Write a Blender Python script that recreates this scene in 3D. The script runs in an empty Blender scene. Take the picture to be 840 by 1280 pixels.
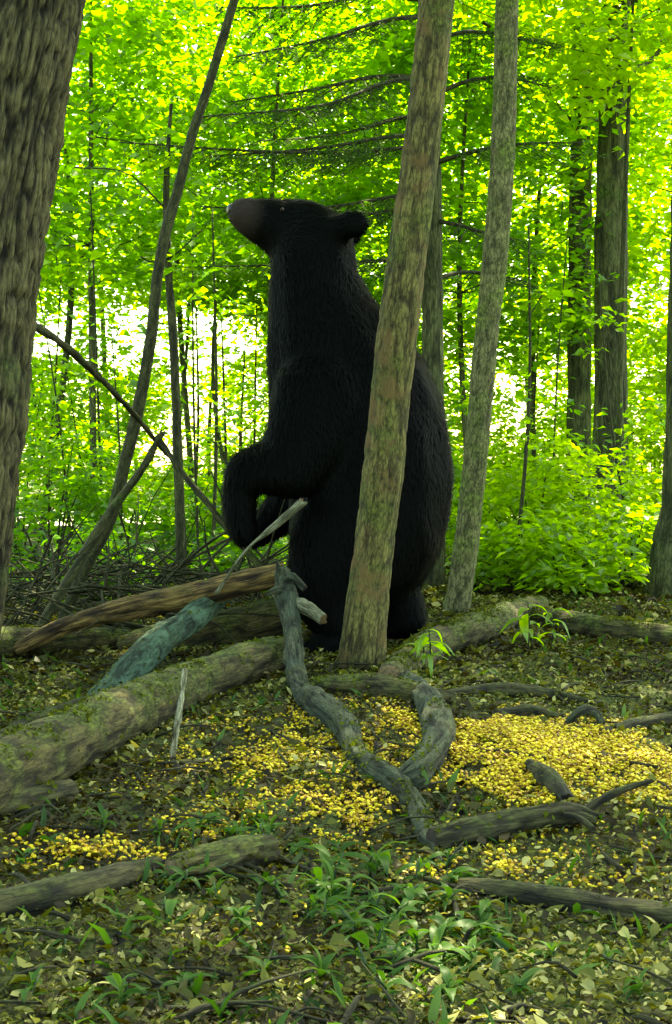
import bpy, math, random
import numpy as np
from mathutils import Vector, Matrix

R = np.random.default_rng(11)
random.seed(5)
SC = bpy.context.scene
COL = SC.collection

# ------------------------------------------------------------------ camera
FPX, PW, PH, HORIZON, CAMH = 1700.0, 840.0, 1280.0, 590.0, 0.65
cd = bpy.data.cameras.new('camera')
cam = bpy.data.objects.new('camera', cd)
COL.objects.link(cam)
cd.sensor_fit = 'VERTICAL'
cd.sensor_height = 24.0
cd.lens = 24.0 * FPX / PH
cd.clip_end = 2000.0
cd.clip_start = 0.02
PITCH = math.atan((PH / 2 - HORIZON) / FPX)
cam.location = (0, 0, CAMH)
cam.rotation_euler = (math.pi / 2 - PITCH, 0, 0)
SC.camera = cam

# ------------------------------------------------------------------ sky, sun, exposure
SUN_EL, SUN_AZ = math.radians(54), math.radians(22)      # azimuth from +Y towards +X
w = bpy.data.worlds.new('World')
SC.world = w
w.use_nodes = True
nt = w.node_tree
bg = nt.nodes['Background']
sky = nt.nodes.new('ShaderNodeTexSky')
sky.sky_type = 'NISHITA'
sky.sun_disc = False
sky.sun_elevation = SUN_EL
sky.sun_rotation = SUN_AZ
sky.dust_density = 2.0
nt.links.new(sky.outputs[0], bg.inputs[0])
bg.inputs[1].default_value = 0.15
sl = bpy.data.lights.new('sun', 'SUN')
sl.energy = 5.0
sl.angle = math.radians(0.6)
sl.color = (1.0, 0.95, 0.84)
sun = bpy.data.objects.new('sun', sl)
COL.objects.link(sun)
sd = Vector((math.sin(SUN_AZ) * math.cos(SUN_EL), math.cos(SUN_AZ) * math.cos(SUN_EL), math.sin(SUN_EL)))
sun.rotation_euler = sd.to_track_quat('Z', 'Y').to_euler()
sun.location = sd * 60
SC.view_settings.view_transform = 'Standard'
SC.view_settings.look = 'None'
SC.view_settings.gamma = 1.0
SC.view_settings.use_curve_mapping = False
SC.view_settings.exposure = 3.1
SC.view_settings.use_white_balance = True
SC.view_settings.white_balance_temperature = 9400
SC.view_settings.white_balance_tint = -9
SC.render.engine = 'CYCLES'
SC.cycles.use_denoising = True
SC.cycles.max_bounces = 8
SC.cycles.diffuse_bounces = 4
SC.cycles.transmission_bounces = 5
SC.cycles.transparent_max_bounces = 8
SC.cycles.caustics_reflective = False
SC.cycles.caustics_refractive = False
SC.cycles.sample_clamp_indirect = 6.0

# ------------------------------------------------------------------ helpers: placing
CP, SP = math.cos(PITCH), math.sin(PITCH)


def ray(px, py):
    a, b = (px - PW / 2) / FPX, (PH / 2 - py) / FPX
    return np.array((a, CP + b * SP, -SP + b * CP))


def P(px, py, Y):
    """the point Y metres in front of the camera that is seen at (px, py)"""
    d = ray(px, py)
    return np.array((0, 0, CAMH)) + d * (Y / d[1])


def hgt(x, y):
    x = np.asarray(x, float); y = np.asarray(y, float)
    a = 0.016 * np.sin(2.3 * x + 1.1) * np.sin(1.9 * y + 0.4) + 0.010 * np.sin(5.1 * x + 2.0 * y) + 0.006 * np.sin(9.0 * y - 6.0 * x + 1.0)
    far = np.clip((np.hypot(x, y - 3) - 5.0) / 10.0, 0, 1)
    b = far * (0.16 * np.sin(0.55 * x + 0.9) * np.sin(0.42 * y + 0.3) + 0.12 * np.sin(0.21 * y + 0.33 * x))
    return a + b


def G(px, py, rpx=0.0, sink=0.85):
    """centre of a round piece of radius rpx (in pixels) that lies on the ground and is seen at (px, py)"""
    d = ray(px, py)
    lo, hi = 0.8, 60.0
    for _ in range(60):
        m = 0.5 * (lo + hi)
        p = np.array((0, 0, CAMH)) + d * (m / d[1])
        if p[2] - rpx * m / FPX * sink > float(hgt(p[0], p[1])):
            lo = m
        else:
            hi = m
    return np.array((0, 0, CAMH)) + d * (lo / d[1])


# ------------------------------------------------------------------ helpers: noise and meshes
def _hash(ix, iy, iz, seed):
    h = (ix * 374761393 + iy * 668265263 + iz * 2147483647 + seed * 974711) & 0xFFFFFFFF
    h = ((h ^ (h >> 13)) * 1274126177) & 0xFFFFFFFF
    h = (h ^ (h >> 16)) & 0xFFFFFFFF
    return h / 4294967295.0


def vnoise(p, seed=0):
    p = np.asarray(p, float)
    i = np.floor(p).astype(np.int64)
    f = p - i
    f = f * f * (3 - 2 * f)
    r = 0
    for dx in (0, 1):
        for dy in (0, 1):
            for dz in (0, 1):
                wgt = (f[:, 0] if dx else 1 - f[:, 0]) * (f[:, 1] if dy else 1 - f[:, 1]) * (f[:, 2] if dz else 1 - f[:, 2])
                r = r + wgt * _hash(i[:, 0] + dx, i[:, 1] + dy, i[:, 2] + dz, seed)
    return r


def make_mesh(name, verts, faces, attrs=None, smooth=True):
    """faces: list of (n,k) index arrays; attrs: {name: (type, array per vertex)}"""
    me = bpy.data.meshes.new(name)
    verts = np.ascontiguousarray(verts, np.float32)
    faces = [np.asarray(f, np.int32) for f in faces if len(f)]
    loops = np.concatenate([f.ravel() for f in faces])
    tot = np.concatenate([np.full(len(f), f.shape[1], np.int32) for f in faces])
    start = np.concatenate(([0], np.cumsum(tot)[:-1])).astype(np.int32)
    me.vertices.add(len(verts)); me.vertices.foreach_set('co', verts.ravel())
    me.loops.add(len(loops)); me.loops.foreach_set('vertex_index', loops)
    me.polygons.add(len(tot)); me.polygons.foreach_set('loop_start', start)
    me.update(calc_edges=True)
    me.polygons.foreach_set('use_smooth', np.full(len(tot), bool(smooth)))
    for k, (t, a) in (attrs or {}).items():
        at = me.attributes.new(k, t, 'POINT')
        at.data.foreach_set('vector' if t == 'FLOAT_VECTOR' else 'value', np.ascontiguousarray(a, np.float32).ravel())
    me.update()
    return me


def link(name, me, mat=None, parent=None, loc=None):
    o = bpy.data.objects.new(name, me)
    COL.objects.link(o)
    if mat is not None and not me.materials:
        me.materials.append(mat)
    if parent is not None:
        o.parent = parent
    if loc is not None:
        o.location = loc
    return o


def tag(o, label, cat, group=None):
    o['label'] = label; o['category'] = cat
    if group:
        o['group'] = group
    return o


def empty(name, label, cat, loc=(0, 0, 0), group=None):
    o = bpy.data.objects.new(name, None)
    o.empty_display_size = 0.1
    COL.objects.link(o)
    o.location = [float(v) for v in loc]
    return tag(o, label, cat, group)


class Geo:
    """collects pieces of one mesh"""
    def __init__(s):
        s.v, s.f, s.a, s.n = [], {3: [], 4: []}, {}, 0

    def add(s, v, faces, **attrs):
        v = np.asarray(v, float)
        s.v.append(v)
        for f in faces:
            f = np.asarray(f)
            if len(f):
                s.f[f.shape[1]].append(f + s.n)
        for k, a in attrs.items():
            s.a.setdefault(k, []).append(np.asarray(a, float))
        s.n += len(v)

    def mesh(s, name, smooth=True, origin=None):
        v = np.concatenate(s.v)
        if origin is not None:
            v = v - np.asarray(origin, float)
        at = {}
        for k, l in s.a.items():
            a = np.concatenate(l)
            at[k] = ('FLOAT_VECTOR' if a.ndim == 2 else 'FLOAT', a)
        return make_mesh(name, v, [np.concatenate(f) for f in s.f.values() if f], at, smooth)


def catmull(pts, n):
    pts = np.asarray(pts, float)
    if len(pts) == 2:
        t = np.linspace(0, 1, n)[:, None]
        return pts[0] * (1 - t) + pts[1] * t
    e = np.vstack([2 * pts[0] - pts[1], pts, 2 * pts[-1] - pts[-2]])
    seg = len(pts) - 1
    t = np.linspace(0, seg - 1e-6, n)
    i = t.astype(int); u = (t - i)[:, None]
    p0, p1, p2, p3 = e[i], e[i + 1], e[i + 2], e[i + 3]
    return 0.5 * (2 * p1 + (p2 - p0) * u + (2 * p0 - 5 * p1 + 4 * p2 - p3) * u * u + (3 * p1 - p0 - 3 * p2 + p3) * u ** 3)


def tube(geo, pts, rad, sides=10, rings=None, bark=0.0, bscale=30.0, stretch=6.0, lump=0.0, seed=0, cap=True, jag=0.0):
    """tapered bark tube along a smooth path; keeps co-ordinates that run along the wood in 'wood'"""
    pts = np.asarray(pts, float); rad = np.asarray(rad, float)
    n = rings or max(4, 4 * len(pts))
    c = catmull(pts, n)
    t = np.linspace(0, 1, n)
    r = np.interp(t, np.linspace(0, 1, len(rad)), rad)
    tg = np.gradient(c, axis=0); tg /= np.linalg.norm(tg, axis=1)[:, None] + 1e-9
    up = np.array((0, 0, 1.0)) if abs(tg[0][2]) < 0.9 else np.array((0, 1.0, 0))
    nx = np.cross(up, tg[0]); nx /= np.linalg.norm(nx)
    A, B = [], []
    for k in range(n):
        nx = nx - tg[k] * np.dot(nx, tg[k]); nx /= np.linalg.norm(nx) + 1e-9
        A.append(nx); B.append(np.cross(tg[k], nx))
    A, B = np.array(A), np.array(B)
    L = np.concatenate(([0], np.cumsum(np.linalg.norm(np.diff(c, axis=0), axis=1))))
    th = np.linspace(0, 2 * np.pi, sides, endpoint=False)
    ct, st = np.cos(th), np.sin(th)
    wood = np.stack([np.outer(r, ct), np.outer(r, st), np.repeat(L[:, None], sides, 1)], -1).reshape(-1, 3)
    rr = np.repeat(r[:, None], sides, 1).ravel()
    if lump:
        rr = rr * (1 + lump * (vnoise(wood * np.array((8, 8, 5)) + seed * 3.7, seed) - 0.5) * 2)
    if bark:
        q = wood * np.array((bscale, bscale, bscale / stretch)) + seed * 1.3
        nz = np.minimum(np.abs(vnoise(q, seed) - 0.5) * 3.0, 0.62) * 0.85 + np.abs(vnoise(q * 2.1, seed + 1) - 0.5) * 0.75
        rr = rr + bark * (nz - 0.45)
        ridge = np.clip(nz / 0.75, 0, 1)
    else:
        ridge = np.full(len(rr), 0.5)
    rr = rr.reshape(n, sides)
    v = c[:, None, :] + rr[..., None] * (A[:, None, :] * ct[None, :, None] + B[:, None, :] * st[None, :, None])
    if jag:
        off = jag * (vnoise(np.stack([ct * 2.5, st * 2.5, np.full(sides, seed * 1.7)], 1), seed) - 0.3)
        v[-1] += tg[-1] * off[:, None]
        v[-2] += tg[-1] * off[:, None] * 0.4
    v = v.reshape(-1, 3)
    i = np.arange(n - 1)[:, None] * sides; j = np.arange(sides)[None, :]; j2 = (j + 1) % sides
    q = np.stack([i + j, i + j2, i + sides + j2, i + sides + j], -1).reshape(-1, 4)
    fs = [q]
    end = np.zeros(len(v))
    if cap:
        v = np.vstack([v, c[0], c[-1] - tg[-1] * jag * 0.3])
        wood = np.vstack([wood, wood[0] * 0, (0, 0, L[-1])])
        end = np.concatenate([end, [1, 1]])
        ridge = np.concatenate([ridge, [0.5, 0.5]])
        b = n * sides
        jj = np.arange(sides)
        fs.append(np.stack([np.full(sides, b), (jj + 1) % sides, jj], -1))
        fs.append(np.stack([np.full(sides, b + 1), (n - 1) * sides + jj, (n - 1) * sides + (jj + 1) % sides], -1))
    geo.add(v, fs, wood=wood, cut=end, ridge=ridge)
    return c, r


def unit(a):
    return a / (np.linalg.norm(a, axis=-1, keepdims=True) + 1e-9)


def leaf_cards(geo, pos, nrm, tip, size, tint, width=0.6, fold=0.18, detail=0):
    """small folded leaf faces; detail 0 = two triangles, 1 = pointed oval of eight"""
    pos = np.asarray(pos, float); n = len(pos)
    nrm = unit(nrm); tip = unit(tip - nrm * np.sum(tip * nrm, 1, keepdims=True)); side = np.cross(nrm, tip)
    size = np.broadcast_to(np.asarray(size, float), (n,))[:, None]
    width = np.broadcast_to(np.asarray(width, float), (n,))[:, None]
    fold = np.broadcast_to(np.asarray(fold, float), (n,))[:, None]
    if detail == 0:
        rows = [pos, pos + size * (0.45 * tip + 0.5 * width * side + fold * nrm), pos + size * (tip - 0.5 * fold * nrm),
                pos + size * (0.45 * tip - 0.5 * width * side + fold * nrm)]
        v = np.stack(rows, 1).reshape(-1, 3)
        b = np.arange(n)[:, None] * 4
        geo.add(v, [np.concatenate([b + np.array([[0, 1, 2]]), b + np.array([[0, 2, 3]])])], tint=np.repeat(tint, 4))
    else:
        prof = [(0.0, 0.0), (0.28, 0.42), (0.62, 0.40), (1.0, 0.0)]
        rows = []
        mid = [pos + size * (a * tip + nrm * (fold * (0.6 * math.sin(a * 3.1) - 0.9 * a * a))) for a, _ in prof]
        for k, (a, wd) in enumerate(prof):
            if wd == 0:
                rows.append(mid[k])
            else:
                rows += [mid[k] + size * (wd * width * side + fold * 0.7 * nrm), mid[k], mid[k] - size * (wd * width * side - fold * 0.7 * nrm)]
        v = np.stack(rows, 1).reshape(-1, 3)
        b = np.arange(n)[:, None] * 8
        tr = np.concatenate([b + np.array([t]) for t in ([0, 2, 1], [0, 3, 2], [4, 5, 7], [5, 6, 7])])
        qd = np.concatenate([b + np.array([t]) for t in ([1, 2, 5, 4], [2, 3, 6, 5])])
        geo.add(v, [tr, qd], tint=np.repeat(tint, 8))


# ------------------------------------------------------------------ helpers: materials
def mat_new(name):
    m = bpy.data.materials.new(name)
    m.use_nodes = True
    t = m.node_tree
    for nd in list(t.nodes):
        t.nodes.remove(nd)
    out = t.nodes.new('ShaderNodeOutputMaterial')

    def N(kind, **kw):
        nd = t.nodes.new('ShaderNode' + kind)
        for k, v in kw.items():
            if k in nd.inputs:
                nd.inputs[k].default_value = v
            else:
                setattr(nd, k, v)
        return nd

    def L(a, b):
        t.links.new(a, b)
    return m, N, L, out


def ramp(N, stops):
    r = N('ValToRGB')
    e = r.color_ramp.elements
    while len(e) < len(stops):
        e.new(0.5)
    for el, (p, c) in zip(e, stops):
        el.position = p; el.color = (*c, 1)
    return r


def bark_mat(name, dark, light, moss=(0.06, 0.10, 0.015), moss_amt=0.5, scale=26.0, stretch=5.0, bump=0.6, cut=(0.25, 0.17, 0.08), patch=None, up_moss=0.0):
    m, N, L, out = mat_new(name)
    at = N('Attribute', attribute_name='wood')
    mp = N('Mapping'); mp.inputs['Scale'].default_value = (scale, scale, scale / stretch)
    L(at.outputs['Vector'], mp.inputs['Vector'])
    n1 = N('TexNoise', Scale=1.0, Detail=8.0, Roughness=0.72, Distortion=0.5)
    L(mp.outputs[0], n1.inputs['Vector'])
    cr = ramp(N, [(0.38, dark), (0.50, tuple(0.45 * (a + b) for a, b in zip(dark, light))), (0.63, light)])
    ra = N('Attribute', attribute_name='ridge')
    rm = N('Math', operation='MULTIPLY_ADD'); rm.inputs[1].default_value = 0.32; L(ra.outputs['Fac'], rm.inputs[0])
    rs = N('Math', operation='SUBTRACT'); rs.inputs[1].default_value = 0.16; L(n1.outputs[0], rs.inputs[0]); L(rs.outputs[0], rm.inputs[2])
    L(rm.outputs[0], cr.inputs[0])
    n2 = N('TexNoise', Scale=5.5, Detail=5.0, Roughness=0.6)
    L(at.outputs['Vector'], n2.inputs['Vector'])
    geo = N('NewGeometry')
    sx = N('SeparateXYZ'); L(geo.outputs['Normal'], sx.inputs[0])
    mu = N('Math', operation='MULTIPLY_ADD'); mu.inputs[1].default_value = up_moss; L(sx.outputs[2], mu.inputs[0]); L(n2.outputs[0], mu.inputs[2])
    thr = 0.72 - 0.4 * moss_amt
    mm = N('MapRange'); mm.inputs['From Min'].default_value = thr; mm.inputs['From Max'].default_value = thr + 0.14
    L(mu.outputs[0], mm.inputs[0])
    n3 = N('TexNoise', Scale=60.0, Detail=3.0)
    L(at.outputs['Vector'], n3.inputs['Vector'])
    mr = ramp(N, [(0.35, tuple(0.45 * c for c in moss)), (0.65, tuple(1.5 * c for c in moss))])
    L(n3.outputs[0], mr.inputs[0])
    mx = N('Mix', data_type='RGBA'); L(mm.outputs[0], mx.inputs[0]); L(cr.outputs[0], mx.inputs[6]); L(mr.outputs[0], mx.inputs[7])
    col = mx.outputs[2]
    nd_ = N('TexNoise', Scale=2.2, Detail=3.0); L(mp.outputs[0], nd_.inputs['Vector'])
    va = N('VectorMath', operation='MULTIPLY_ADD'); L(nd_.outputs[1], va.inputs[0]); va.inputs[1].default_value = (0.8, 0.8, 0.8); L(mp.outputs[0], va.inputs[2])
    vo = N('TexVoronoi', feature='DISTANCE_TO_EDGE', Scale=1.5); L(va.outputs[0], vo.inputs['Vector'])
    fi = N('MapRange'); fi.inputs['From Min'].default_value = 0.0; fi.inputs['From Max'].default_value = 0.13; L(vo.outputs[0], fi.inputs[0])
    nf = N('TexNoise', Scale=5.0, Detail=6.0, Roughness=0.8); L(mp.outputs[0], nf.inputs['Vector'])
    ff = N('MapRange'); ff.inputs['From Min'].default_value = 0.35; ff.inputs['From Max'].default_value = 0.65; ff.inputs['To Min'].default_value = 0.45; ff.inputs['To Max'].default_value = 1.45; L(nf.outputs[0], ff.inputs[0])
    fm = N('MapRange'); fm.inputs['To Min'].default_value = 0.38; L(fi.outputs[0], fm.inputs[0])
    fx = N('Math', operation='MULTIPLY'); L(fm.outputs[0], fx.inputs[0]); L(ff.outputs[0], fx.inputs[1])
    sc_ = N('VectorMath', operation='SCALE'); L(col, sc_.inputs[0]); L(fx.outputs[0], sc_.inputs['Scale'])
    col = sc_.outputs[0]
    if patch:
        n4 = N('TexNoise', Scale=9.0, Detail=4.0, Roughness=0.7)
        mp4 = N('Mapping'); mp4.inputs['Location'].default_value = (3.1, 7.7, 1.2); L(at.outputs['Vector'], mp4.inputs[0]); L(mp4.outputs[0], n4.inputs['Vector'])
        pm = N('MapRange'); pm.inputs['From Min'].default_value = 0.52; pm.inputs['From Max'].default_value = 0.64; pm.inputs['To Max'].default_value = 0.8
        L(n4.outputs[0], pm.inputs[0])
        m4 = N('Mix', data_type='RGBA'); L(pm.outputs[0], m4.inputs[0]); L(col, m4.inputs[6]); m4.inputs[7].default_value = (*patch, 1); col = m4.outputs[2]
    ca = N('Attribute', attribute_name='cut')
    cm = N('Math', operation='GREATER_THAN'); cm.inputs[1].default_value = 0.02; L(ca.outputs['Fac'], cm.inputs[0])
    mc = N('Mix', data_type='RGBA'); L(cm.outputs[0], mc.inputs[0]); L(col, mc.inputs[6])
    n5 = N('TexNoise', Scale=90.0, Detail=4.0); L(at.outputs['Vector'], n5.inputs['Vector'])
    r5 = ramp(N, [(0.3, tuple(0.35 * c for c in cut)), (0.7, cut)]); L(n5.outputs[0], r5.inputs[0]); L(r5.outputs[0], mc.inputs[7])
    pb = N('BsdfPrincipled', Roughness=0.9)
    pb.inputs['Specular IOR Level'].default_value = 0.25
    L(mc.outputs[2], pb.inputs['Base Color'])
    ad = N('Math', operation='MULTIPLY_ADD'); ad.inputs[1].default_value = 0.35; L(n3.outputs[0], ad.inputs[0]); L(n1.outputs[0], ad.inputs[2])
    ae = N('Math', operation='MULTIPLY_ADD'); ae.inputs[1].default_value = 0.55; L(fx.outputs[0], ae.inputs[0]); L(ad.outputs[0], ae.inputs[2])
    bp = N('Bump', Strength=bump, Distance=0.014); L(ae.outputs[0], bp.inputs['Height']); L(bp.outputs[0], pb.inputs['Normal'])
    L(pb.outputs[0], out.inputs[0])
    return m


def leaf_mat(name, stops, trans_gain=3.1, trans_hue=(1.12, 1.06, 0.36), mix=0.55, gloss=0.04):
    m, N, L, out = mat_new(name)
    at = N('Attribute', attribute_name='tint')
    cr = ramp(N, stops); L(at.outputs['Fac'], cr.inputs[0])
    df = N('BsdfDiffuse', Roughness=0.6); L(cr.outputs[0], df.inputs[0])
    vm = N('VectorMath', operation='MULTIPLY'); L(cr.outputs[0], vm.inputs[0]); vm.inputs[1].default_value = [trans_gain * h for h in trans_hue]
    tr = N('BsdfTranslucent'); L(vm.outputs[0], tr.inputs[0])
    ms = N('MixShader'); ms.inputs[0].default_value = mix; L(df.outputs[0], ms.inputs[1]); L(tr.outputs[0], ms.inputs[2])
    gl = N('BsdfGlossy', Roughness=0.45); gl.inputs[0].default_value = (0.8, 0.85, 0.8, 1)
    m2 = N('MixShader'); m2.inputs[0].default_value = gloss; L(ms.outputs[0], m2.inputs[1]); L(gl.outputs[0], m2.inputs[2])
    L(m2.outputs[0], out.inputs[0])
    return m


def plain_mat(name, c1, c2, scale=40.0, rough=0.8, bump=0.3, spec=0.3):
    m, N, L, out = mat_new(name)
    tc = N('TexCoord')
    n = N('TexNoise', Scale=scale, Detail=4.0); L(tc.outputs['Object'], n.inputs['Vector'])
    cr = ramp(N, [(0.35, c1), (0.65, c2)]); L(n.outputs[0], cr.inputs[0])
    pb = N('BsdfPrincipled', Roughness=rough); pb.inputs['Specular IOR Level'].default_value = spec
    L(cr.outputs[0], pb.inputs['Base Color'])
    bp = N('Bump', Strength=bump, Distance=0.004); L(n.outputs[0], bp.inputs['Height']); L(bp.outputs[0], pb.inputs['Normal'])
    L(pb.outputs[0], out.inputs[0])
    return m


M = {}
M['bark_oak'] = bark_mat('bark_oak', (0.012, 0.010, 0.003), (0.13, 0.112, 0.045), moss_amt=0.42, moss=(0.085, 0.10, 0.03), scale=34, stretch=6, bump=0.8)
M['bark_main'] = bark_mat('bark_main', (0.036, 0.031, 0.008), (0.155, 0.135, 0.038), moss_amt=0.55, moss=(0.08, 0.095, 0.016), scale=42, stretch=4, bump=0.6, patch=(0.12, 0.075, 0.025))
M['bark_slim'] = bark_mat('bark_slim', (0.05, 0.05, 0.016), (0.16, 0.155, 0.06), moss_amt=0.6, moss=(0.10, 0.13, 0.025), scale=40, stretch=3, bump=0.5)
M['bark_dark'] = bark_mat('bark_dark', (0.026, 0.030, 0.010), (0.105, 0.115, 0.042), moss_amt=0.35, scale=26, stretch=6, bump=0.7)
M['bark_twig'] = bark_mat('bark_twig', (0.016, 0.017, 0.005), (0.06, 0.062, 0.02), moss_amt=0.4, scale=60, stretch=4, bump=0.4)
M['log_moss'] = bark_mat('log_moss', (0.014, 0.012, 0.004), (0.105, 0.09, 0.03), moss_amt=0.56, moss=(0.07, 0.09, 0.014), scale=38, stretch=5, bump=0.7, up_moss=0.14)
M['log_brown'] = bark_mat('log_brown', (0.024, 0.014, 0.004), (0.23, 0.15, 0.045), moss_amt=0.3, moss=(0.11, 0.12, 0.025), scale=40, stretch=9, bump=0.7, up_moss=0.1)
M['log_teal'] = bark_mat('log_teal', (0.012, 0.026, 0.014), (0.055, 0.105, 0.06), moss_amt=0.45, moss=(0.06, 0.085, 0.025), scale=46, stretch=5, bump=0.6, patch=(0.075, 0.14, 0.085))
M['log_grey'] = bark_mat('log_grey', (0.010, 0.014, 0.006), (0.105, 0.13, 0.065), moss_amt=0.5, moss=(0.07, 0.095, 0.022), scale=80, stretch=7, bump=1.0, patch=(0.06, 0.09, 0.055))
M['log_dark'] = bark_mat('log_dark', (0.010, 0.010, 0.004), (0.065, 0.06, 0.022), moss_amt=0.52, moss=(0.05, 0.068, 0.012), scale=44, stretch=6, bump=0.7, cut=(0.06, 0.045, 0.03), up_moss=0.1)
M['stick_pale'] = bark_mat('stick_pale', (0.05, 0.05, 0.022), (0.20, 0.205, 0.12), moss_amt=0.2, scale=80, stretch=8, bump=0.4)
GREENS = [(0.0, (0.035, 0.10, 0.008)), (0.5, (0.07, 0.165, 0.010)), (1.0, (0.125, 0.22, 0.012))]
M['leaf'] = leaf_mat('leaf', GREENS)
M['leaf_lime'] = leaf_mat('leaf_lime', [(0.0, (0.06, 0.13, 0.006)), (0.5, (0.10, 0.19, 0.008)), (1.0, (0.16, 0.25, 0.012))], trans_gain=3.2)
M['leaf_canopy'] = leaf_mat('leaf_canopy', GREENS, trans_gain=1.9)
M['moss'] = leaf_mat('moss', [(0.0, (0.02, 0.018, 0.006)), (0.3, (0.045, 0.055, 0.008)), (0.7, (0.085, 0.11, 0.012)), (1.0, (0.17, 0.18, 0.03))], trans_gain=1.0, mix=0.25, gloss=0.0)
M['needle'] = leaf_mat('needle', [(0.0, (0.018, 0.055, 0.010)), (0.5, (0.035, 0.095, 0.016)), (1.0, (0.07, 0.15, 0.03))], trans_gain=1.4, mix=0.4)
M['weed'] = leaf_mat('weed', [(0.0, (0.016, 0.050, 0.006)), (0.5, (0.034, 0.092, 0.012)), (1.0, (0.085, 0.15, 0.03))], trans_gain=1.4, mix=0.4, gloss=0.012)
M['litter'] = leaf_mat('litter', [(0.0, (0.008, 0.006, 0.0015)), (0.3, (0.034, 0.026, 0.005)), (0.55, (0.062, 0.075, 0.008)), (0.8, (0.135, 0.135, 0.022)), (1.0, (0.34, 0.32, 0.11))], trans_gain=1.0, mix=0.25, gloss=0.012)

# ------------------------------------------------------------------ the setting: ground
def axis(lo, hi, c0, c1, step, grow=1.09):
    a = list(np.arange(c0, c1 + 1e-6, step))
    s = step
    while a[-1] < hi:
        s *= grow; a.append(a[-1] + s)
    s = step
    while a[0] > lo:
        s *= grow; a.insert(0, a[0] - s)
    return np.array(a)


gx, gy = axis(-400, 400, -1.6, 1.6, 0.022), axis(-60, 900, 1.3, 5.4, 0.022)
X, Y = np.meshgrid(gx, gy)
Z = hgt(X, Y)
near = np.clip(1 - (np.hypot(X, Y - 3) - 5) / 6, 0, 1)
pp = np.stack([X.ravel(), Y.ravel(), np.zeros(X.size)], 1)
Z = Z + near * (0.022 * (vnoise(pp * 11, 3).reshape(X.shape) - 0.5) + 0.016 * (vnoise(pp * 27, 4).reshape(X.shape) - 0.5)) - 0.004
nyy, nxx = X.shape
i = (np.arange(nyy - 1)[:, None] * nxx + np.arange(nxx - 1)[None, :]).ravel()
gm = make_mesh('ground', np.stack([X, Y, Z], -1).reshape(-1, 3), [np.stack([i, i + 1, i + nxx + 1, i + nxx], 1)])
m, N, L, out = mat_new('forest_soil')
tc = N('TexCoord')
n1 = N('TexNoise', Scale=3.0, Detail=7.0, Roughness=0.7); L(tc.outputs['Object'], n1.inputs['Vector'])
n2 = N('TexNoise', Scale=55.0, Detail=5.0, Roughness=0.7); L(tc.outputs['Object'], n2.inputs['Vector'])
c1 = ramp(N, [(0.3, (0.010, 0.008, 0.003)), (0.55, (0.032, 0.026, 0.008)), (0.75, (0.08, 0.075, 0.022))]); L(n2.outputs[0], c1.inputs[0])
c2 = ramp(N, [(0.35, (0.018, 0.028, 0.008)), (0.6, (0.05, 0.075, 0.016))]); L(n2.outputs[0], c2.inputs[0])
mr = N('MapRange'); mr.inputs['From Min'].default_value = 0.42; mr.inputs['From Max'].default_value = 0.58; L(n1.outputs[0], mr.inputs[0])
mx = N('Mix', data_type='RGBA'); L(mr.outputs[0], mx.inputs[0]); L(c1.outputs[0], mx.inputs[6]); L(c2.outputs[0], mx.inputs[7])
pb = N('BsdfPrincipled', Roughness=0.95); pb.inputs['Specular IOR Level'].default_value = 0.2
L(mx.outputs[2], pb.inputs['Base Color'])
bp = N('Bump', Strength=0.8, Distance=0.02); L(n2.outputs[0], bp.inputs['Height']); L(bp.outputs[0], pb.inputs['Normal'])
L(pb.outputs[0], out.inputs[0])
M['soil'] = m
ground = link('ground', gm, M['soil'])
ground['kind'] = 'structure'

# pale sandy track in the sun behind the wood
tx = np.linspace(-40, 40, 161); tw = np.linspace(-2.2, 2.2, 12)
TX, TW = np.meshgrid(tx, tw)
TY = 20.5 + TW * (1 + 0.15 * np.sin(TX * 0.7)) + 1.5 * np.sin(TX * 0.12)
TZ = hgt(TX, TY) + 0.05 - 0.03 * (np.abs(TW) / 2.2) ** 2
i = (np.arange(11)[:, None] * 161 + np.arange(160)[None, :]).ravel()
tm = make_mesh('path', np.stack([TX, TY, TZ], -1).reshape(-1, 3), [np.stack([i, i + 1, i + 162, i + 161], 1)])
path = link('path', tm, plain_mat('pale_sand', (0.32, 0.27, 0.22), (0.48, 0.42, 0.36), scale=6, bump=0.4))
path['kind'] = 'structure'

# ------------------------------------------------------------------ trees
def in_opening(p):
    """the open lane through the wood that looks out on the sky"""
    y = np.maximum(p[:, 1], 0.1)
    u = PW / 2 + FPX * p[:, 0] / y
    v = HORIZON - FPX * (p[:, 2] - CAMH) / y
    a = ((u - 190) / 135) ** 2 + ((v - 425) / 42) ** 2 < 1
    a |= ((u - 230) / 30) ** 2 + ((v - 500) / 70) ** 2 < 1
    a |= ((u - 316) / 20) ** 2 + ((v - 492) / 26) ** 2 < 1
    b = ((u - 632) / 30) ** 2 + ((v - 512) / 48) ** 2 < 1
    return (a | b) & (p[:, 1] > 6.0)


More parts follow.
